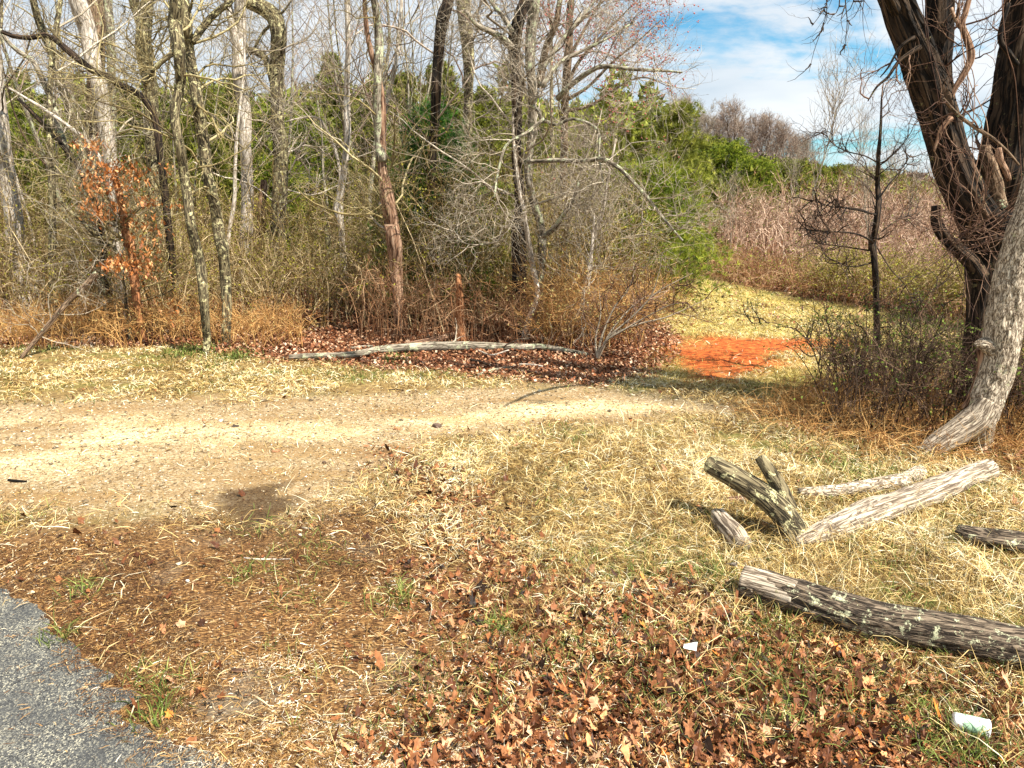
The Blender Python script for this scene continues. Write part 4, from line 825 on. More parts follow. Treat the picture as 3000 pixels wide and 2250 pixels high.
# ------------------------------------------------------------------ brush
def brush(name, label, mat, x, y, H, spread, per2=4, per3=2, rad=0.006, rmin=0.0025, leaf=0, lsize=0.012, arch=0.8, K=8, wig=0.16, lift=1.0, kind='stuff'):
    n = len(x); g = Geo(); az = rng.random(n) * 6.283
    t = np.linspace(0, 1, K); Hn = H * (0.4 + 0.65 * rng.random(n)) * (0.55 + 1.1 * fbm(x * 0.55, y * 0.55, 0, 99))
    hor = spread * (0.3 + 0.9 * rng.random(n))
    P = np.zeros((n, K, 3)); zz = lift * (1.9 * t - 1.9 * arch * 0.75 * t ** 2)
    P[..., 0] = x[:, None] + np.cos(az)[:, None] * hor[:, None] * t ** 1.3; P[..., 1] = y[:, None] + np.sin(az)[:, None] * hor[:, None] * t ** 1.3
    P[..., 2] = terr(x, y)[:, None] - 0.03 + Hn[:, None] * zz
    P += np.cumsum(rng.normal(size=P.shape), 1) * (wig * Hn / K)[:, None, None] * np.array([1, 1, 0.5])
    r = (rad * (0.6 + 0.8 * rng.random(n)))[:, None] * (1 - 0.65 * t)
    tubes(g, P, r, 3, 0.05 + 0.6 * rng.random(n))
    A, a = kids(P, r, per2, 0.42, 5, 0.75, 0.6, 0.2, 0.08, 0.2, 0.05, rmin); tubes(g, A, a, 3, 0.05 + 0.6 * rng.random(len(A)))
    B = A
    if per3: B, b = kids(A, a, per3, 0.5, 4, 0.7, 0.7, 0.1, 0.05, 0.22, 0.04, rmin * 0.85); tubes(g, B, b, 3, 0.05 + 0.6 * rng.random(len(B)))
    if leaf:
        i = rng.integers(0, len(B), leaf); k = rng.integers(1, B.shape[1], leaf)
        C = B[i, k] + rng.normal(size=(leaf, 3)) * 0.012; u = unit(rng.normal(size=(leaf, 3))) * (lsize * (0.6 + 0.8 * rng.random(leaf)))[:, None]
        v_ = unit(np.cross(u, rng.normal(size=(leaf, 3)))) * np.linalg.norm(u, axis=1)[:, None] * 0.6
        V = np.stack([C - u, C + v_, C + u, C - v_], 1); g.add(V.reshape(-1, 3), np.arange(4 * leaf).reshape(leaf, 4), np.repeat(0.72 + 0.28 * rng.random(leaf), 4))
    o = g.build(name, mat, bark=False, smooth=False); tag(o, label, 'brush', kind=kind); return o
def B_(name, st, lf): return mat_tint(name, [(0, st[0]), (0.35, st[1]), (0.65, st[2]), (0.70, lf[0]), (1, lf[1])], 0.8, 0.1, 10, 0.3)
B_OLIVE = B_('brush_olive', [(0.035, 0.018, 0.006), (0.25, 0.16, 0.05), (0.74, 0.58, 0.34)], [(0.13, 0.13, 0.012), (0.38, 0.34, 0.04)])
B_RED = B_('brush_redbrown', [(0.09, 0.035, 0.015), (0.34, 0.16, 0.07), (0.66, 0.44, 0.26)], [(0.14, 0.17, 0.015), (0.34, 0.36, 0.05)])
B_PINK = B_('brush_pink', [(0.16, 0.08, 0.045), (0.48, 0.3, 0.2), (0.82, 0.62, 0.46)], [(0.16, 0.17, 0.04), (0.3, 0.3, 0.08)])
B_DARK = B_('brush_dark', [(0.025, 0.014, 0.01), (0.09, 0.05, 0.033), (0.26, 0.17, 0.11)], [(0.06, 0.10, 0.015), (0.2, 0.26, 0.04)])
B_BRN = B_('brush_straw', [(0.14, 0.055, 0.015), (0.46, 0.23, 0.07), (0.78, 0.5, 0.2)], [(0.3, 0.24, 0.08), (0.5, 0.42, 0.16)])
def zone(n, px0, px1, d0, d1, cond=None):
    """points on the ground between two bearings and two distances"""
    px = px0 + (px1 - px0) * rng.random(n); d = d0 + (d1 - d0) * rng.random(n)
    x = (px - 1500) / FPX * d; y = d
    if cond is not None: k = cond(px, d, x, y); x, y = x[k], y[k]
    return x, y
inwood = lambda px, d, x, y: sdist(PG['litter'], x, y) > 0.15
# edge brush on the left (low, straw and red brown), with the gap of open leaf litter behind the fallen log
x, y = zone(1000, -500, 880, 8.0, 9.6, lambda px, d, x, y: d > 8.05 + 0.4 * fbm(x * 2, y * 2, 0, 81))
brush('edge_brush', 'low red brown and straw coloured brush along the foot of the left woods', B_BRN, x, y, 0.46, 0.4, 3, 2, 0.004, 0.002, 3000, 0.009)
x, y = zone(900, -600, 1250, 9.4, 13.5, inwood)
brush('undergrowth', 'tangled olive brown undergrowth filling the left woods', B_OLIVE, x, y, 1.15, 0.6, 5, 3, 0.007, 0.003, 26000, 0.012)
x, y = zone(800, -600, 1800, 12.5, 19, inwood)
brush('undergrowth', 'tall olive thicket deeper between the trunks', B_OLIVE, x, y, 1.7, 0.8, 5, 4, 0.009, 0.004, 30000, 0.016)
x, y = zone(260, -300, 1750, 10.2, 14.0, inwood)
brush('undergrowth', 'tall whippy bare stems standing in the left woods', B_OLIVE, x, y, 1.35, 0.45, 6, 3, 0.006, 0.003, 9000, 0.013, arch=0.3, wig=0.3)
x, y = zone(850, -700, 1800, 18, 26, inwood)
brush('undergrowth', 'dense far thicket closing the view under the evergreens', B_OLIVE, x, y, 1.9, 1.0, 5, 4, 0.014, 0.006, 36000, 0.028)
x, y = zone(330, 1150, 1850, 9.3, 12.5, inwood)
brush('undergrowth', 'fine tangled twigs around the many stemmed tree', B_OLIVE, x, y, 1.6, 0.9, 6, 4, 0.006, 0.0028, 15000, 0.014, arch=0.6)
x, y = zone(240, 1050, 1780, 8.4, 9.6, inwood)
brush('undergrowth', 'thin dead stems bristling behind the fallen log', B_RED, x, y, 0.75, 0.5, 4, 2, 0.004, 0.0022, 0, 0.012)
x, y = zone(260, 1560, 1900, 8.2, 11.0, lambda px, d, x, y: sdist(PG['litter'], x, y) > 0.1)
brush('undergrowth', 'brownish arching twigs closing the right end of the woods', B_BRN, x, y, 0.85, 0.7, 6, 3, 0.005, 0.0024, 5000, 0.014)
# hedge line along the meadow on the right
HL = np.array([G(1900, 770), G(1975, 792), G(2120, 832), G(2300, 868), G(2500, 905), G(2700, 945), G(2850, 985), G(3100, 1020), G(3500, 1080)])
def along(n, back0, back1, a=0.0, b=1.0):
    seg = np.linalg.norm(HL[1:] - HL[:-1], axis=1); cs = np.concatenate([[0], np.cumsum(seg)]); L = cs[-1]
    s_ = (a + (b - a) * rng.random(n)) * L; i = np.clip(np.searchsorted(cs, s_) - 1, 0, len(seg) - 1); f = (s_ - cs[i]) / seg[i]
    p = HL[i] + (HL[i + 1] - HL[i]) * f[:, None]; d = p / np.linalg.norm(p, axis=1)[:, None]
    p = p + d * (back0 + (back1 - back0) * rng.random(n))[:, None]; return p[:, 0], p[:, 1]
x, y = along(900, 0.2, 2.6)
brush('bramble_hedge', 'arching red brown brambles bordering the meadow', B_RED, x, y, 0.62, 0.7, 5, 3, 0.006, 0.0035, 9000, 0.016, arch=1.0)
x, y = along(520, 0.5, 2.8, 0.0, 0.25)
brush('bramble_hedge', 'green mounded brambles at the far left end of the meadow edge', B_OLIVE, x, y, 0.85, 0.8, 5, 3, 0.007, 0.0045, 26000, 0.024, arch=1.0)
x, y = along(420, 0.3, 2.4, 0.62, 1.0)
brush('bramble_hedge', 'greenish shrub tangle behind the big leaning trunk', B_OLIVE, x, y, 0.85, 0.6, 6, 4, 0.005, 0.003, 32000, 0.013, arch=0.9)
x, y = zone(1500, 1960, 3500, 16, 27, lambda px, d, x, y: sdist(PG['brushfloor'], x, y) > 0.8)
brush('thicket', 'pale pinkish upright stalks of a dense bare thicket', B_PINK, x, y, 1.25, 0.5, 5, 3, 0.012, 0.007, 3000, 0.03, arch=0.45, wig=0.3)
x, y = zone(700, 2300, 3500, 11, 17, lambda px, d, x, y: sdist(PG['brushfloor'], x, y) > 1.0)
brush('thicket', 'brownish twiggy thicket nearer behind the brambles', B_PINK, x, y, 0.8, 0.45, 5, 3, 0.007, 0.004, 3000, 0.02, arch=0.5, wig=0.3)
x, y = zone(1300, 1900, 3600, 27, 48)
brush('thicket', 'far brown and olive scrub climbing the right hillside', B_RED, x, y, 1.5, 1.0, 6, 4, 0.02, 0.012, 26000, 0.08, arch=0.5)
# dark tangle at the foot of the big tree
BP = poly([(2360, 1240), (2420, 1190), (2500, 1150), (2620, 1130), (2800, 1150), (3100, 1180), (3500, 1250), (3400, 1340), (2900, 1300), (2700, 1300), (2520, 1290)])
x = 1.5 + 6 * rng.random(6000); y = 4 + 4 * rng.random(6000); k = sdist(BP, x, y) > 0; x, y = x[k][:480], y[k][:480]
brush('dark_brush', 'dark twiggy brush with small green leaves below the big tree', B_DARK, x, y, 0.62, 0.45, 4, 3, 0.004, 0.0018, 3500, 0.012, arch=0.7)
x = 1.5 + 6 * rng.random(9000); y = 3.6 + 4 * rng.random(9000); k = sdist(BP, x, y) > -0.35; x, y = x[k][:1500], y[k][:1500]
brush('dead_stalks', 'matted brown dead stalks heaped under the dark brush', B_BRN, x, y, 0.24, 0.4, 4, 1, 0.003, 0.0018, 0, 0.01, arch=1.2)

# far woods on the slopes: small crowns beyond counting
def mass(name, label, mat, n, px0, px1, d0, d1, h0, h1, cr_, q, s0):
    g = Geo(); px = px0 + (px1 - px0) * rng.random(n); d = d0 + (d1 - d0) * rng.random(n); x = (px - 1500) / FPX * d; h = h0 + (h1 - h0) * rng.random(n)
    base = np.stack([x, d, terr(x, d)], 1); i = np.repeat(np.arange(n), q); m = n * q
    t = rng.random(m) ** 0.8; ro = cr_ * np.sqrt(rng.random(m)) * (1.05 - t) ** 0.6; a = rng.random(m) * 6.283
    C = base[i] + np.stack([ro * np.cos(a), ro * np.sin(a), t * h[i]], 1)
    u = unit(rng.normal(size=(m, 3)) + np.array([0, 0, 0.6])) * (s0 * (0.5 + rng.random(m)))[:, None]; v_ = unit(np.cross(u, rng.normal(size=(m, 3)))) * s0 * 0.22
    V = np.stack([C - v_, C + v_, C + u], 1); g.add(V.reshape(-1, 3), np.arange(3 * m).reshape(m, 3), np.repeat(np.clip(rng.random(n)[i] * 0.6 + 0.4 * rng.random(m), 0, 1), 3))
    tag(g.build(name, mat, bark=False, smooth=False), label, 'woods', kind='stuff')
mass('far_woods', 'brownish bare woods covering the far hillside', mat_tint('far_twigs', [(0, (0.08, 0.05, 0.04)), (0.5, (0.2, 0.14, 0.11)), (1, (0.4, 0.31, 0.26))]), 700, 850, 2700, 75, 115, 2.0, 3.4, 2.0, 420, 0.45)
mass('far_woods', 'evergreen woods on the far right slope', E_OLIVE, 520, 1950, 3500, 50, 96, 1.6, 3.0, 1.7, 300, 0.42)
mass('far_woods', 'mixed green brown woods behind the left tree wall', E_OLIVE, 500, -700, 1900, 40, 75, 5, 7.5, 2.2, 300, 0.6)
#--END-WOODS

# ------------------------------------------------------------------ fallen log and sticks at the foot of the woods
def fallen(name, label, cat, pts, bark, dz=0.0, twigs=0, sides=16, rough=0.15, step=0.04, seed=1, ridge=0.0, D=None, group=None, rfreq=(9, 5), limbs=(), end_bark=None, end=0, cap=True):
    """a log lying on the ground: pts = (px, py of its underside, width px[, lift])"""
    P = []; Rr = []
    for q in pts:
        px, py, w_ = q[:3]; lift = q[3] if len(q) > 3 else 0.0
        gxy = G(px, py + w_ / 2) if D is None else np.array([at(px, py, D)[0], D])
        dist = math.hypot(*gxy, CAM_H); r = w_ / FPX * (gxy[1] * CP + CAM_H * SP) / 2
        P.append([gxy[0], gxy[1], float(terr(*gxy)) + r * 0.85 + lift + (0.025 if gxy[1] > 7 else 0)]); Rr.append(r)
    P = np.array(P); o3 = P[len(P) // 2].copy(); o3[2] = float(terr(o3[0], o3[1]))
    t = thing(name, label, cat, o3, group); Ps, Rs = resample(P, Rr, step)
    g = Geo(); tubes(g, Ps[None], Rs[None], sides, 0.5, ref=(0, 0.05, 1), seed=seed, rough=rough, cap=cap, ridge=ridge, rfreq=rfreq)
    g.build('log_body', BK[bark], t, origin=o3)
    for k, lp in enumerate(limbs):
        L = []; lr = []
        for px, py, w_, D_, in lp: L.append(at(px, py, D_)); lr.append(w_ / FPX * D_ / 2)
        L, lr = resample(L, lr, 0.03); g = Geo(); tubes(g, L[None], lr[None], 10, 0.5, ref=(0, 0.1, 1), seed=seed + k, rough=0.2, cap=True, ridge=ridge); g.build('limb', BK[bark], t, origin=o3)
    if twigs:
        g = Geo(); twigs_of(g, [(Ps, Rs, 1.0)], twigs, 0.12, 0.2, per2=2, per3=1); g.build('twigs', TW['grey'], t, bark=False, origin=o3)
    return t, Ps, Rs, o3
fallen('fallen_log', 'long weathered log lying along the foot of the woods', 'log', [(848, 1052, 14), (900, 1048, 17), (1000, 1046, 18), (1060, 1040, 20), (1130, 1028, 24), (1220, 1022, 28), (1325, 1020, 30), (1425, 1020, 26), (1530, 1024, 20), (1580, 1022, 19), (1650, 1030, 15), (1722, 1043, 9)], 'grey', twigs=8, seed=41, rough=0.22)
fallen('fallen_log', 'broken reddish log piece propped behind the long weathered log', 'log', [(1150, 1030, 18), (1210, 1015, 22), (1270, 1003, 20), (1330, 985, 16)], 'snag', seed=42)
for k, (nm, pts, bk_) in enumerate([
    ('short dark stick lying in the leaf litter below the long log', [(1380, 1060, 9), (1410, 1068, 9), (1440, 1077, 8)], 'dark'),
    ('pale curved stick in front of the leaf litter', [(1400, 1098, 8), (1450, 1090, 9), (1505, 1080, 7)], 'grey'),
    ('thin pale stick lying right of the curved stick', [(1520, 1074, 6), (1560, 1076, 7), (1590, 1080, 5)], 'pale'),
    ('slim stick angled down from the long log', [(1400, 1040, 4, 0.03), (1440, 1052, 5, 0.02), (1490, 1046, 4, 0.05)], 'pale'),
    ('short stick near the left end of the long log', [(1030, 1027, 9), (1065, 1022, 9), (1098, 1020, 7)], 'grey'),
    ('dark twig lying on the pale gravel near the grass strip', [(1140, 1143, 5), (1160, 1142, 5), (1182, 1144, 4)], 'dark'),
    ('flat dark stick near the left edge of the gravel', [(25, 1404, 7), (50, 1407, 9), (78, 1408, 6)], 'dark'),
    ('long pale straw coloured stick on the mulch below the stain', [(715, 1634, 4), (760, 1637, 5), (850, 1635, 4)], 'pale'),
    ('pale curved twig on the mulch near the lower centre', [(1245, 1910, 6), (1290, 1935, 7), (1340, 1965, 7), (1400, 1950, 5)], 'snag'),
    ('brown bark strip beside the asphalt corner', [(680, 1960, 12), (700, 1961, 14), (722, 1960, 10)], 'snag'),
    ('dark rotten stick at the bottom of the mulch', [(895, 2170, 12), (925, 2195, 14), (950, 2215, 10)], 'rust'),
    ('short tan stick lying right of the dark stain', [(885, 1545, 6), (900, 1547, 7), (915, 1547, 5)], 'pale')]):
    fallen('stick', nm, 'stick', pts, bk_, sides=8, step=0.02, seed=50 + k)

# stones on the gravel
def stone(label, px, py, w_, tint, flat=0.5, mat=None, group=None):
    import bmesh
    bm = bmesh.new(); bmesh.ops.create_icosphere(bm, subdivisions=3, radius=1)
    gx, gy = G(px, py); r = w_ / FPX * (gy * CP + CAM_H * SP) / 2; s0 = px * 0.37
    co = np.array([v_.co[:] for v_ in bm.verts]); k = 0.75 + 0.5 * fbm(co[:, 0] * 1.6 + s0, co[:, 1] * 1.6 + 9, co[:, 2] * 1.6 + 9, 5, 3)
    co = co * k[:, None]; co = np.sign(co) * np.minimum(np.abs(co), 0.86) * np.array([r, r * 0.75, r * flat])
    for v_, c_ in zip(bm.verts, co): v_.co = c_
    me = bpy.data.meshes.new('stone'); bm.to_mesh(me); bm.free()
    a = me.attributes.new('tint', 'FLOAT', 'POINT'); a.data.foreach_set('value', np.full(len(me.vertices), tint, np.float32)); me.materials.append(mat or M_ROCK)
    o = bpy.data.objects.new('stone', me); col.objects.link(o); o.location = (gx, gy, float(terr(gx, gy)) + r * flat * 0.5); o.rotation_euler = (0, 0, s0); tag(o, label, 'stone', group)
M_ROCK = mat_tint('rock', [(0, (0.05, 0.035, 0.03)), (0.3, (0.2, 0.13, 0.09)), (0.5, (0.38, 0.18, 0.08)), (0.8, (0.5, 0.43, 0.34)), (1, (0.75, 0.7, 0.62))], 0.85, 0, 70, 0.4)
for a_ in [('dark brown oblong stone at the middle of the gravel', 1280, 1250, 32, 0.15), ('rusty brown stone left of the dark oblong stone', 1163, 1260, 22, 0.5), ('pale stone beside the flat dark stone on the left gravel', 648, 1233, 18, 0.95),
           ('flat dark slab stone right of the pale stone', 690, 1249, 24, 0.0, 0.2), ('reddish stone left of the pale stone', 598, 1234, 14, 0.45), ('tan flat stone at the grass edge of the gravel', 810, 1173, 18, 0.7, 0.3),
           ('dark small stone on the gravel above the stain', 950, 1357, 16, 0.1), ('rust red flat stone near the centre left of the gravel', 808, 1322, 26, 0.45, 0.3), ('dark stone pair member at the grey gravel left', 392, 1256, 10, 0.1),
           ('pale stone at the upper right gravel by the leaf litter', 1852, 1135, 10, 0.9), ('small dark stone on the shaded track', 2195, 1163, 18, 0.1, 0.3), ('small tan stone at the bright strip', 1255, 1243, 12, 0.8),
           ('small white pebble on the dark mulch below the stain', 550, 1706, 14, 0.98), ('white pebble lying on the asphalt', 224, 2052, 14, 1.0), ('greyish stone half sunk in the mulch', 880, 1570, 16, 0.9)]: stone(*a_)

# ------------------------------------------------------------------ the big tree on the right
BT = 5.5
z3 = lambda *p: cr(2000, 0, *p); z6 = lambda *p: cr(2000, 600, *p); z7 = lambda *p: cr(2000, 1500, *p)
def limb_mesh(name, t, o3, D, pts, bark, sides=48, step=0.03, rough=0.12, ridge=0.012, rfreq=(5, 2.2), seed=1, top=False, dd=0.0, base=False, rs=1.0, ext=0):
    P, Rr = path(D, pts, seed, dd, base, False, 0.0)
    if top:
        d = P[-1] - P[-2]; d /= np.linalg.norm(d); r = Rr[-1]
        for k in range(1, 6): P.append(P[-1] + d * 0.5 + np.array([math.sin(seed + k), math.cos(seed + k), 0.5]) * 0.06); Rr.append(r * (1 - 0.17 * k))
    P, r = resample(P, np.array(Rr) * rs, step)
    g = Geo(); tubes(g, P[None], r[None], sides, 0.5, ref=(0, 1, 0), seed=seed, rough=rough, cap=True, ridge=ridge, rfreq=rfreq)
    g.build(name, BK[bark], t, origin=o3); return P, r
gxy = at(2855, 1200, BT)
o3 = np.array([gxy[0], BT, float(terr(gxy[0], BT))])
big = thing('old_tree', 'big old dark furrowed tree forking beside the pale leaning trunk on the right', 'tree', o3)
src = []
a_ = limb_mesh('trunk', big, o3, BT, z3((2030, 1380, 380), (2000, 1520, 360)) + z6((1985, 130, 330), (1965, 300, 250), (1945, 500, 175), (1925, 700, 150), (1905, 900, 140), (1880, 1150, 140), (1870, 1300, 170)), 'dark', seed=61, base=True, rough=0.2)
a_ = limb_mesh('trunk', big, o3, BT, z3((1360, -60, 150), (1430, 130, 165), (1500, 300, 175), (1570, 480, 185), (1640, 680, 185), (1700, 880, 190), (1760, 1080, 200), (1840, 1260, 220), (1930, 1420, 240), (1990, 1560, 240)), 'dark', seed=62, top=True, ridge=0.02, rfreq=(4, 1.5), sides=72); src.append((a_[0], a_[1], 1.0))
a_ = limb_mesh('trunk', big, o3, BT + 0.12, z3((1675, -60, 140), (1665, 120, 140), (1650, 300, 145), (1640, 460, 150), (1660, 660, 150), (1720, 860, 140), (1780, 1050, 120)), 'dark', seed=63, top=True, ridge=0.016, rfreq=(4, 1.5), sides=64); src.append((a_[0], a_[1], 1.0))
a_ = limb_mesh('trunk', big, o3, BT + 0.1, z3((2260, -60, 240), (2235, 200, 240), (2200, 450, 250), (2170, 700, 290), (2130, 950, 300), (2090, 1200, 310), (2040, 1450, 300)), 'dark', seed=64, top=True, rough=0.2, ridge=0.024, rfreq=(5, 1.5), sides=80); src.append((a_[0], a_[1], 1.0))
limb_mesh('stub', big, o3, BT - 0.1, z6((1642, 5, 30), (1645, 110, 44), (1690, 200, 56), (1780, 290, 66), (1870, 370, 80), (1930, 470, 90)), 'dark', seed=65, sides=24, rough=0.25)
limb_mesh('stub', big, o3, BT - 0.05, z3((1965, 940, 20), (1960, 1000, 60), (1975, 1080, 90), (2000, 1200, 110), (2020, 1350, 120)), 'brown', seed=66, sides=28, rough=0.3, ridge=0.02)
limb_mesh('stub', big, o3, BT - 0.28, z3((2045, 960, 26), (2060, 1040, 34), (2095, 1110, 34), (2115, 1170, 26)), 'snag', seed=67, sides=14, rough=0.2, ridge=0.004)
for k, (bk_, dd_, pts) in enumerate([
    ('snag', -0.05, z3((1870, -60, 26), (1830, 90, 34), (1810, 160, 36), (1850, 270, 40), (1868, 370, 40), (1820, 480, 38), (1765, 570, 34), (1730, 650, 34))),
    ('snag', -0.08, z3((1740, 50, 20), (1765, 120, 18), (1800, 180, 24))),
    ('dark', -0.1, z3((2110, 20, 30), (2065, 180, 28), (2060, 270, 30), (2110, 340, 34), (2170, 420, 30))),
    ('dark', -0.1, z3((1200, 655, 7), (1260, 560, 14), (1330, 500, 18), (1390, 410, 22), (1450, 360, 28), (1540, 300, 34))),
    ('dark', -0.1, z3((1280, 500, 7), (1330, 440, 12), (1380, 350, 16), (1420, 295, 20), (1500, 240, 26))),
    ('brown', -0.25, z3((1690, 640, 14), (1780, 740, 20), (1900, 830, 22), (2010, 900, 22), (2110, 990, 18), (2180, 1070, 12))),
    ('snag', -0.12, z3((1630, 980, 14), (1655, 900, 24), (1680, 830, 30), (1740, 760, 36)))]):
    a_ = limb_mesh('limb', big, o3, BT + dd_, pts, bk_, sides=12, rough=0.2, ridge=0.0, seed=70 + k); src.append((a_[0], a_[1], 0.35))
# branch above the frame carrying hanging twigs
P, r = resample([at(2640, 60, BT), at(2560, -80, BT - 0.3), at(2480, -120, BT - 0.6), at(2400, -100, BT - 0.9)], [0.04, 0.03, 0.02, 0.01], 0.05)
g = Geo(); tubes(g, P[None], r[None], 10, 0.5, ref=(0, 1, 0)); g.build('limb', BK['dark'], big, origin=o3)
g = Geo()
for pts in ([(2430, -80), (2424, 0), (2405, 40), (2378, 77)], [(2400, -90), (2423, 20), (2405, 90), (2385, 150), (2370, 212)], [(2460, -90), (2458, 20), (2440, 45), (2423, 70)], [(2470, -100), (2478, 20), (2482, 70), (2473, 156)], [(2490, -100), (2500, 5), (2480, 35), (2462, 60)]):
    P, r = resample([at(a0, b0, 4.8) for a0, b0 in pts], np.linspace(0.004, 0.0016, len(pts)), 0.03); tubes(g, P[None], r[None], 4, 0.4)
    twigs_of(g, [(P, r, 1)], 4, 0.12, 0.03, per2=1, per3=1, r=0.6, rmin=0.0009)
g.build('hanging_twigs', TW['dark'], big, bark=False, origin=o3)
g = Geo(); twigs_of(g, src, 9, 0.08, 0.3, per2=5, per3=3, rmin=0.0012, wig=0.24, tmin=0.05, r=0.1); g.build('branches', TW['red'], big, bark=False, origin=o3)
# looping stems and vines in the fork
g = Geo(); nv = 80; b0 = np.array([at(2780 + 130 * rng.random(), 620 + 130 * rng.random(), BT - 0.25 - 0.2 * rng.random()) for _ in range(nv)])
az = rng.random(nv) * 6.283
P, r = shoots(b0, np.stack([np.cos(az) * 0.9, -0.3 + 0 * az, np.sin(az) * 0.7 + 0.1], 1), 0.35 + 0.5 * rng.random(nv), np.full(nv, 0.0032), 9, 0.0, 0.2, 0.35)
tubes(g, P, r, 4); A, a = kids(P, r, 3, 0.5, 5, 0.7, 0.6, 0.3, 0.0, 0.2); tubes(g, A, a, 3)
for k in range(6):
    x0 = 1500 + 620 * rng.random(); pts = []
    for j in range(6): pts.append(at(2000 + (x0 + j * (60 + 18 * rng.normal()) * 0.7) * K_, (j * 300 + 60 * rng.normal()) * K_, BT - 0.16 - 0.08 * rng.random()))
    P, r = resample(pts, np.full(6, 0.0028), 0.05); tubes(g, P[None], r[None], 4)
g.build('vines', TW['red'], big, bark=False, origin=o3)
# the pale leaning trunk
D2 = 4.75; gxy = at(2875, 1330, D2); o3 = np.array([gxy[0], D2, float(terr(gxy[0], D2))])
pale = thing('leaning_tree', 'pale bark plated trunk leaning right with a torn bleached foot', 'tree', o3)
limb_mesh('trunk', pale, o3, D2, z3((2420, 900, 190), (2330, 1150, 190), (2262, 1380, 195)) + z6((2215, 180, 200), (2165, 370, 205), (2118, 570, 212), (2082, 770, 212), (2062, 950, 205), (2030, 1100, 205), (1968, 1250, 205), (1930, 1380, 190), (1930, 1500, 110), (1935, 1620, 90)), 'plate', seed=81, rough=0.12, ridge=0.0065, rfreq=(4.5, 12), step=0.012, sides=96, base=False)
tf = limb_mesh('torn_foot', pale, o3, D2 - 0.05, z6((1985, 1270, 150), (1895, 1390, 185), (1780, 1470, 172), (1680, 1530, 155), (1600, 1585, 140), (1545, 1620, 105)), 'bleached', seed=82, rough=0.22, ridge=0.006, rfreq=(7, 2), step=0.015, sides=48)
TFP = tf
limb_mesh('bark_knob', pale, o3, D2 - 0.02, z6((1893, 915, 16), (1918, 900, 40), (1965, 905, 90), (2040, 930, 120)), 'plate', seed=83, rough=0.35, ridge=0.006, step=0.01, sides=32)
limb_mesh('hollow_edge', pale, o3, D2 + 0.03, z6((1930, 930, 40), (1940, 1020, 50), (1925, 1110, 50), (1880, 1220, 46), (1820, 1320, 30)), 'snag', seed=84, rough=0.3, ridge=0.004, step=0.015, sides=20)
for sp in (z6((1930, 1480, 60), (1900, 1560, 50), (1880, 1640, 36), (1870, 1700, 20)), z6((1990, 1440, 60), (1985, 1540, 46), (1975, 1640, 34), (1970, 1720, 20))):
    limb_mesh('root', pale, o3, D2 + 0.02, sp, 'plate', seed=85, rough=0.3, ridge=0.004, step=0.015, sides=20)
# young dark sapling in front of the meadow
tree('young_tree', 'thin dark young tree with level side branches in front of the meadow', 6.9, z3((1300, 540, 5), (1288, 650, 9), (1285, 800, 14), (1270, 1000, 20), (1262, 1200, 27), (1272, 1300, 32), (1255, 1440, 34), (1225, 1620, 36)) + z6((1225, 200, 38), (1246, 400, 36), (1255, 600, 36), (1262, 900, 36), (1290, 1110, 36)), 'dark', 'dark', seed=91, top=False, n1=20, lr=0.14, lmin=0.15, sides=10, rough=0.1, tmin=0.5,
     limbs=[(6.9, z3((1272, 1060, 10), (1180, 1010, 8), (1060, 980, 7), (960, 920, 5), (920, 830, 3)), -0.3), (6.8, z3((1250, 1390, 12), (1150, 1365, 9), (1040, 1345, 7), (920, 1300, 4)), -0.4), (6.8, z3((1225, 1560, 14), (1120, 1515, 10), (950, 1500, 8), (740, 1490, 4)), -0.5),
            (6.8, z6((1225, 60, 12), (1130, 25, 9), (980, 15, 7), (840, -30, 4)), -0.4), (6.9, z3((1275, 1280, 14), (1340, 1190, 10), (1400, 1120, 8), (1480, 1000, 4)), 0.3), (6.9, z6((1235, 370, 12), (1170, 390, 10), (1080, 400, 8), (960, 350, 4)), -0.3),
            (6.9, z6((1250, 260, 10), (1350, 420, 8), (1440, 520, 6), (1500, 640, 4)), -0.3), (6.9, z3((1290, 1500, 10), (1400, 1420, 8), (1520, 1380, 5)), 0.3), (6.9, z6((1235, 300, 10), (1100, 280, 8), (960, 260, 6), (840, 250, 3)), 0.3)], twk=dict(per2=3, per3=2, rmin=0.0016, K=(7, 5, 4)))
# arching briers in front
g = Geo(); bo = np.array([*G(2480, 1200), 0.0]); br_ = thing('brier_bush', 'arching thorny brier stems with tiny leaves left of the young dark tree', 'bush', bo)
src = []
for pts in ([(2455, 1200), (2440, 1120), (2400, 1040), (2340, 975), (2270, 945), (2190, 945)], [(2455, 1200), (2435, 1090), (2405, 1010), (2370, 960), (2330, 935)], [(2520, 1210), (2500, 1060), (2480, 960), (2468, 910)], [(2560, 1220), (2530, 1120), (2500, 1050)], [(2500, 1210), (2510, 1050), (2520, 920), (2510, 860)], [(2600, 1180), (2660, 1000), (2690, 930), (2700, 880)], [(2700, 1200), (2710, 1050), (2690, 930)], [(2740, 1200), (2700, 1050), (2730, 900), (2810, 830), (2815, 800)], [(2620, 1220), (2555, 1120), (2510, 1080)]):
    P, r = resample([at(a0, b0, 6.0) for a0, b0 in pts], np.linspace(0.006, 0.002, len(pts)), 0.04); P[:, 1] += 0.25 * rng.normal(); tubes(g, P[None], r[None], 4, 0.3); src.append((P, r, 0.7))
g.build('stem', TW['dark'], br_, bark=False, origin=bo)
g = Geo(); twigs_of(g, src, 9, 0.25, 0.08, per2=3, per3=1, r=0.6, rmin=0.0013); g.build('twigs', TW['dark'], br_, bark=False, origin=bo)
V = np.concatenate(g.V); n = 1500; C = V[rng.integers(0, len(V), n)] + rng.normal(size=(n, 3)) * 0.006; g = Geo()
u = unit(rng.normal(size=(n, 3))) * (0.007 + 0.006 * rng.random(n))[:, None]; v_ = unit(np.cross(u, rng.normal(size=(n, 3)))) * 0.006
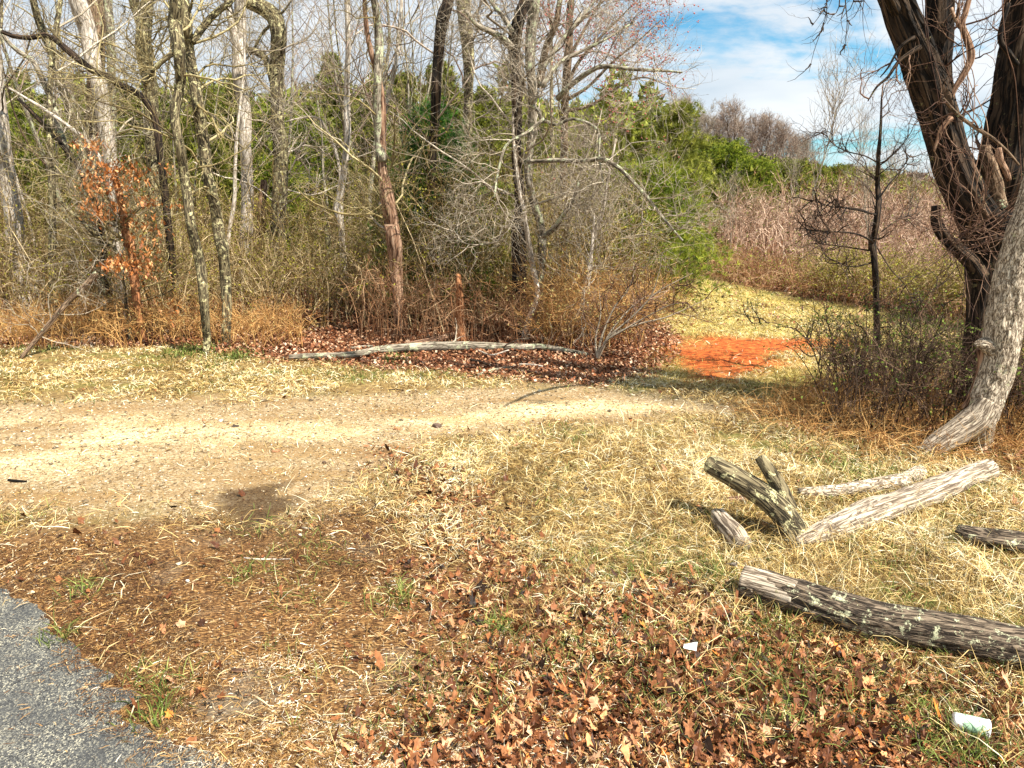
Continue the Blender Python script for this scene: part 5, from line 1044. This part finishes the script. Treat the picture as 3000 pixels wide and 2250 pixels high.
g.add(np.stack([C - u, C + v_, C + u, C - v_], 1).reshape(-1, 3), np.arange(4 * n).reshape(n, 4), np.repeat(rng.random(n), 4)); g.build('leaves', M_GREEN, br_, bark=False, smooth=False, origin=bo)

# ------------------------------------------------------------------ logs in the near right grass
LK = dict(sides=96, step=0.012, rough=0.16, ridge=0.0055, rfreq=(3.6, 7))
t, Ps, Rs, o3 = fallen('fallen_log', 'thick lichen spotted log lying lowest at the right edge over brown leaves', 'log', [(2176, 1694, 90), (2300, 1728, 96), (2540, 1800, 106), (2800, 1850, 112), (3050, 1900, 116), (3250, 1950, 118)], 'log', seed=101, **LK)
g = Geo(); k = int(0.24 / 0.012)
tubes(g, Ps[:k][None] + np.array([0, 0, 0.0035]), (Rs[:k] * np.linspace(1.02, 0.95, k))[None], 48, 0.5, ref=(0, 0.05, 1), seed=102, rough=0.1, cap=True, ridge=0.003, rfreq=(6, 1.5)); g.build('bleached_end', BK['bleached'], t, origin=o3)
fallen('fallen_log', 'bleached log curving up from the forked chunk to the leaning trunk foot', 'log', [(2335, 1592, 34), (2390, 1565, 52), (2440, 1543, 62), (2510, 1510, 72), (2563, 1490, 78), (2658, 1462, 72), (2793, 1408, 66), (2888, 1368, 60)], 'bleached', seed=103, sides=64, step=0.012, rough=0.3, ridge=0.007, rfreq=(3, 4))
fallen('fallen_log', 'slimmer pale log lying behind the curving bleached log', 'log', [(2340, 1440, 30), (2440, 1436, 38), (2576, 1418, 44), (2640, 1404, 44), (2692, 1380, 40)], 'plate', seed=104, sides=40, step=0.015, rough=0.16, ridge=0.003)
fallen('fallen_log', 'dark rotted log end poking from dead grass at the right edge', 'log', [(2808, 1560, 46), (2850, 1570, 58), (2920, 1580, 62), (3020, 1592, 60), (3150, 1610, 60)], 'log', seed=105, sides=48, step=0.015, rough=0.25, ridge=0.007, rfreq=(6, 3))
fallen('fallen_log', 'thin pale log half buried in dead grass right of the thick log', 'log', [(2800, 1640, 18), (2870, 1680, 26), (2940, 1710, 34), (3010, 1745, 38), (3100, 1790, 40)], 'bleached', seed=106, sides=32, step=0.015, rough=0.2, ridge=0.003)
fallen('log_chunk', 'short bleached wood chunk lying left below the forked chunk', 'log', [(2100, 1505, 40), (2125, 1535, 54), (2150, 1560, 58), (2175, 1590, 56)], 'bleached', seed=107, sides=40, step=0.01, rough=0.22, ridge=0.004, rfreq=(5, 2))
fallen('log_chunk', 'dark flat bark scrap behind the forked chunk', 'log', [(2130, 1462, 14), (2170, 1462, 20), (2215, 1458, 18)], 'snag', seed=108, sides=16, step=0.015, rough=0.3)
def splinters(t, o3, P, r, bark, n=16, L=0.09, k=0, flip=True):
    d = unit(P[k] - P[k + 2]) if k == 0 else unit(P[k] - P[k - 2]); g = Geo()
    c0 = P[k] + rng.normal(size=(n, 3)) * r[k] * 0.45 - d * 0.03; q, w_ = shoots(c0, d + rng.normal(size=(n, 3)) * 0.16, L * (0.4 + 0.8 * rng.random(n)), 0.004 + 0.007 * rng.random(n), 4, 0, 0.08, 0.1)
    tubes(g, q, w_, 5); g.build('splintered_end', BK[bark], t, origin=o3)
splinters(t, o3, Ps, Rs, 'bleached', 14, 0.05)
g = Geo()
for a0, b0, n_ in ((2380, 2888, 900), (2800, 3050, 500)):
    px = a0 + (b0 - a0) * rng.random(n_); x = []; y = []
    for p_ in px:
        q_ = G(p_, (np.interp(p_, [2380, 2563, 2888], [1600, 1530, 1400]) if b0 < 3000 else np.interp(p_, [2800, 3050], [1665, 1780])) + rng.normal() * 16); x.append(q_[0]); y.append(q_[1])
    x = np.array(x); y = np.array(y)
    blades(g, x, y, 0.08 + 0.12 * rng.random(n_), 0.002 + 0.0016 * rng.random(n_), rng.random(n_) * 0.9, np.clip(rng.normal(0.7, 0.22, n_), 0, 1), curve=2.2, z0=terr(x, y) + 0.06 * rng.random(n_))
tag(g.build('dry_grass', M_STRAW, bark=False, smooth=False), 'dead grass draped over the bleached log and the half buried log', 'grass', kind='stuff')
# the forked chunk stands propped on its lower end
b3 = np.array([*G(2335, 1600), 0.0]); b3[2] = float(terr(b3[0], b3[1])); fk = thing('forked_chunk', 'mossy forked branch chunk propped up in the dead grass', 'log', b3)
Db = float(b3[1]) + 0.02
limb_mesh('log_body', fk, b3, Db, [(2080, 1358, 56), (2110, 1375, 62), (2156, 1400, 66), (2200, 1428, 68), (2245, 1458, 72), (2290, 1500, 76), (2322, 1548, 80), (2340, 1590, 78)], 'lichen', seed=111, sides=48, step=0.012, ridge=0.003, rfreq=(7, 4), rough=0.1, dd=0.35)
limb_mesh('limb', fk, b3, Db + 0.12, [(2226, 1338, 30), (2245, 1366, 36), (2268, 1402, 40), (2290, 1440, 46), (2312, 1490, 50)], 'lichen', seed=112, sides=32, step=0.012, ridge=0.003, rfreq=(6, 4), rough=0.16, dd=0.1)

P_, r_ = TFP; k_ = len(P_) - 1 if np.linalg.norm(P_[-1] - at(2690, 1345, D2)) < np.linalg.norm(P_[0] - at(2690, 1345, D2)) else 0
splinters(pale, np.array(pale.location), P_, np.maximum(r_, 0.05), 'bleached', 22, 0.12, k_)

# ------------------------------------------------------------------ rubbish in the leaves
def simple(name, rgb, rough=0.5):
    m, N, b = new_mat(name); b.inputs['Base Color'].default_value = (*rgb, 1); b.inputs['Roughness'].default_value = rough
    tc_ = N.new('ShaderNodeTexCoord'); n = N.noise(tc_.outputs['Object'], 30, 3)
    N.link(N.mix(N.rng(n, 0.55, 0.75, 0, 0.5), rgb, tuple(c * 0.6 for c in rgb)), b.inputs['Base Color']); return m
def lathe(name, prof, mat, parent, S=40):
    th = np.linspace(0, 2 * np.pi, S, endpoint=False); V = np.array([[(z_), r_ * math.cos(a), r_ * math.sin(a)] for z_, r_ in prof for a in th])
    i = np.arange(len(prof) * S).reshape(len(prof), S); F = np.stack([i[:-1], np.roll(i[:-1], -1, 1), np.roll(i[1:], -1, 1), i[1:]], -1).reshape(-1, 4)
    g = Geo(); g.add(V, F); return g.build(name, mat, parent, bark=False)
c0 = np.array([*G(2840, 2150), 0]); cup = thing('paper_cup', 'crushed white paper cup with a pale green side lying in the leaves', 'cup', (c0[0], c0[1], float(terr(c0[0], c0[1])) + 0.03)); cup.rotation_euler = (0.2, 0.12, R(-22)); cup.scale = (0.86, 0.8, 0.8)
lathe('cup_wall', [(-0.058, 0.0), (-0.058, 0.026), (-0.052, 0.028), (0.05, 0.038), (0.05, 0.0365), (-0.045, 0.0268)], simple('cup_white', (0.82, 0.82, 0.8)), cup)
lathe('cup_sleeve', [(-0.03, 0.0308), (-0.026, 0.0316), (0.038, 0.0379), (0.04, 0.0372)], simple('cup_green', (0.42, 0.62, 0.42)), cup)
lathe('cup_rim', [(0.048, 0.0385), (0.051, 0.0402), (0.054, 0.0395), (0.053, 0.0375), (0.05, 0.037)], simple('cup_rim_white', (0.85, 0.85, 0.83)), cup)
g = Geo(); u = np.linspace(-0.5, 0.5, 9); U, Vv = np.meshgrid(u, u); Zp = 0.006 * np.sin(U * 3) + 0.006 * U * Vv * 4
V1 = np.stack([U * 0.045, Vv * 0.034, Zp], -1).reshape(-1, 3); V2 = V1 - np.array([0, 0, 0.0012]); i = np.arange(81).reshape(9, 9); F = np.stack([i[:-1, :-1], i[:-1, 1:], i[1:, 1:], i[1:, :-1]], -1).reshape(-1, 4)
bd = np.concatenate([i[0, :], i[1:, -1], i[-1, -2::-1], i[-2:0:-1, 0]]); S_ = np.stack([bd, np.roll(bd, -1), np.roll(bd, -1) + 81, bd + 81], -1)
g.add(np.concatenate([V1, V2]), [F, F[:, ::-1] + 81, S_]); pp = g.build('paper_scrap', simple('paper_white', (0.88, 0.88, 0.86)), bark=False, smooth=False)
c0 = G(2020, 1930); pp.location = (c0[0], c0[1], float(terr(*c0)) + 0.055); pp.rotation_euler = (0.15, 0.1, -0.3); tag(pp, 'small square of white paper on the brown leaves', 'paper')
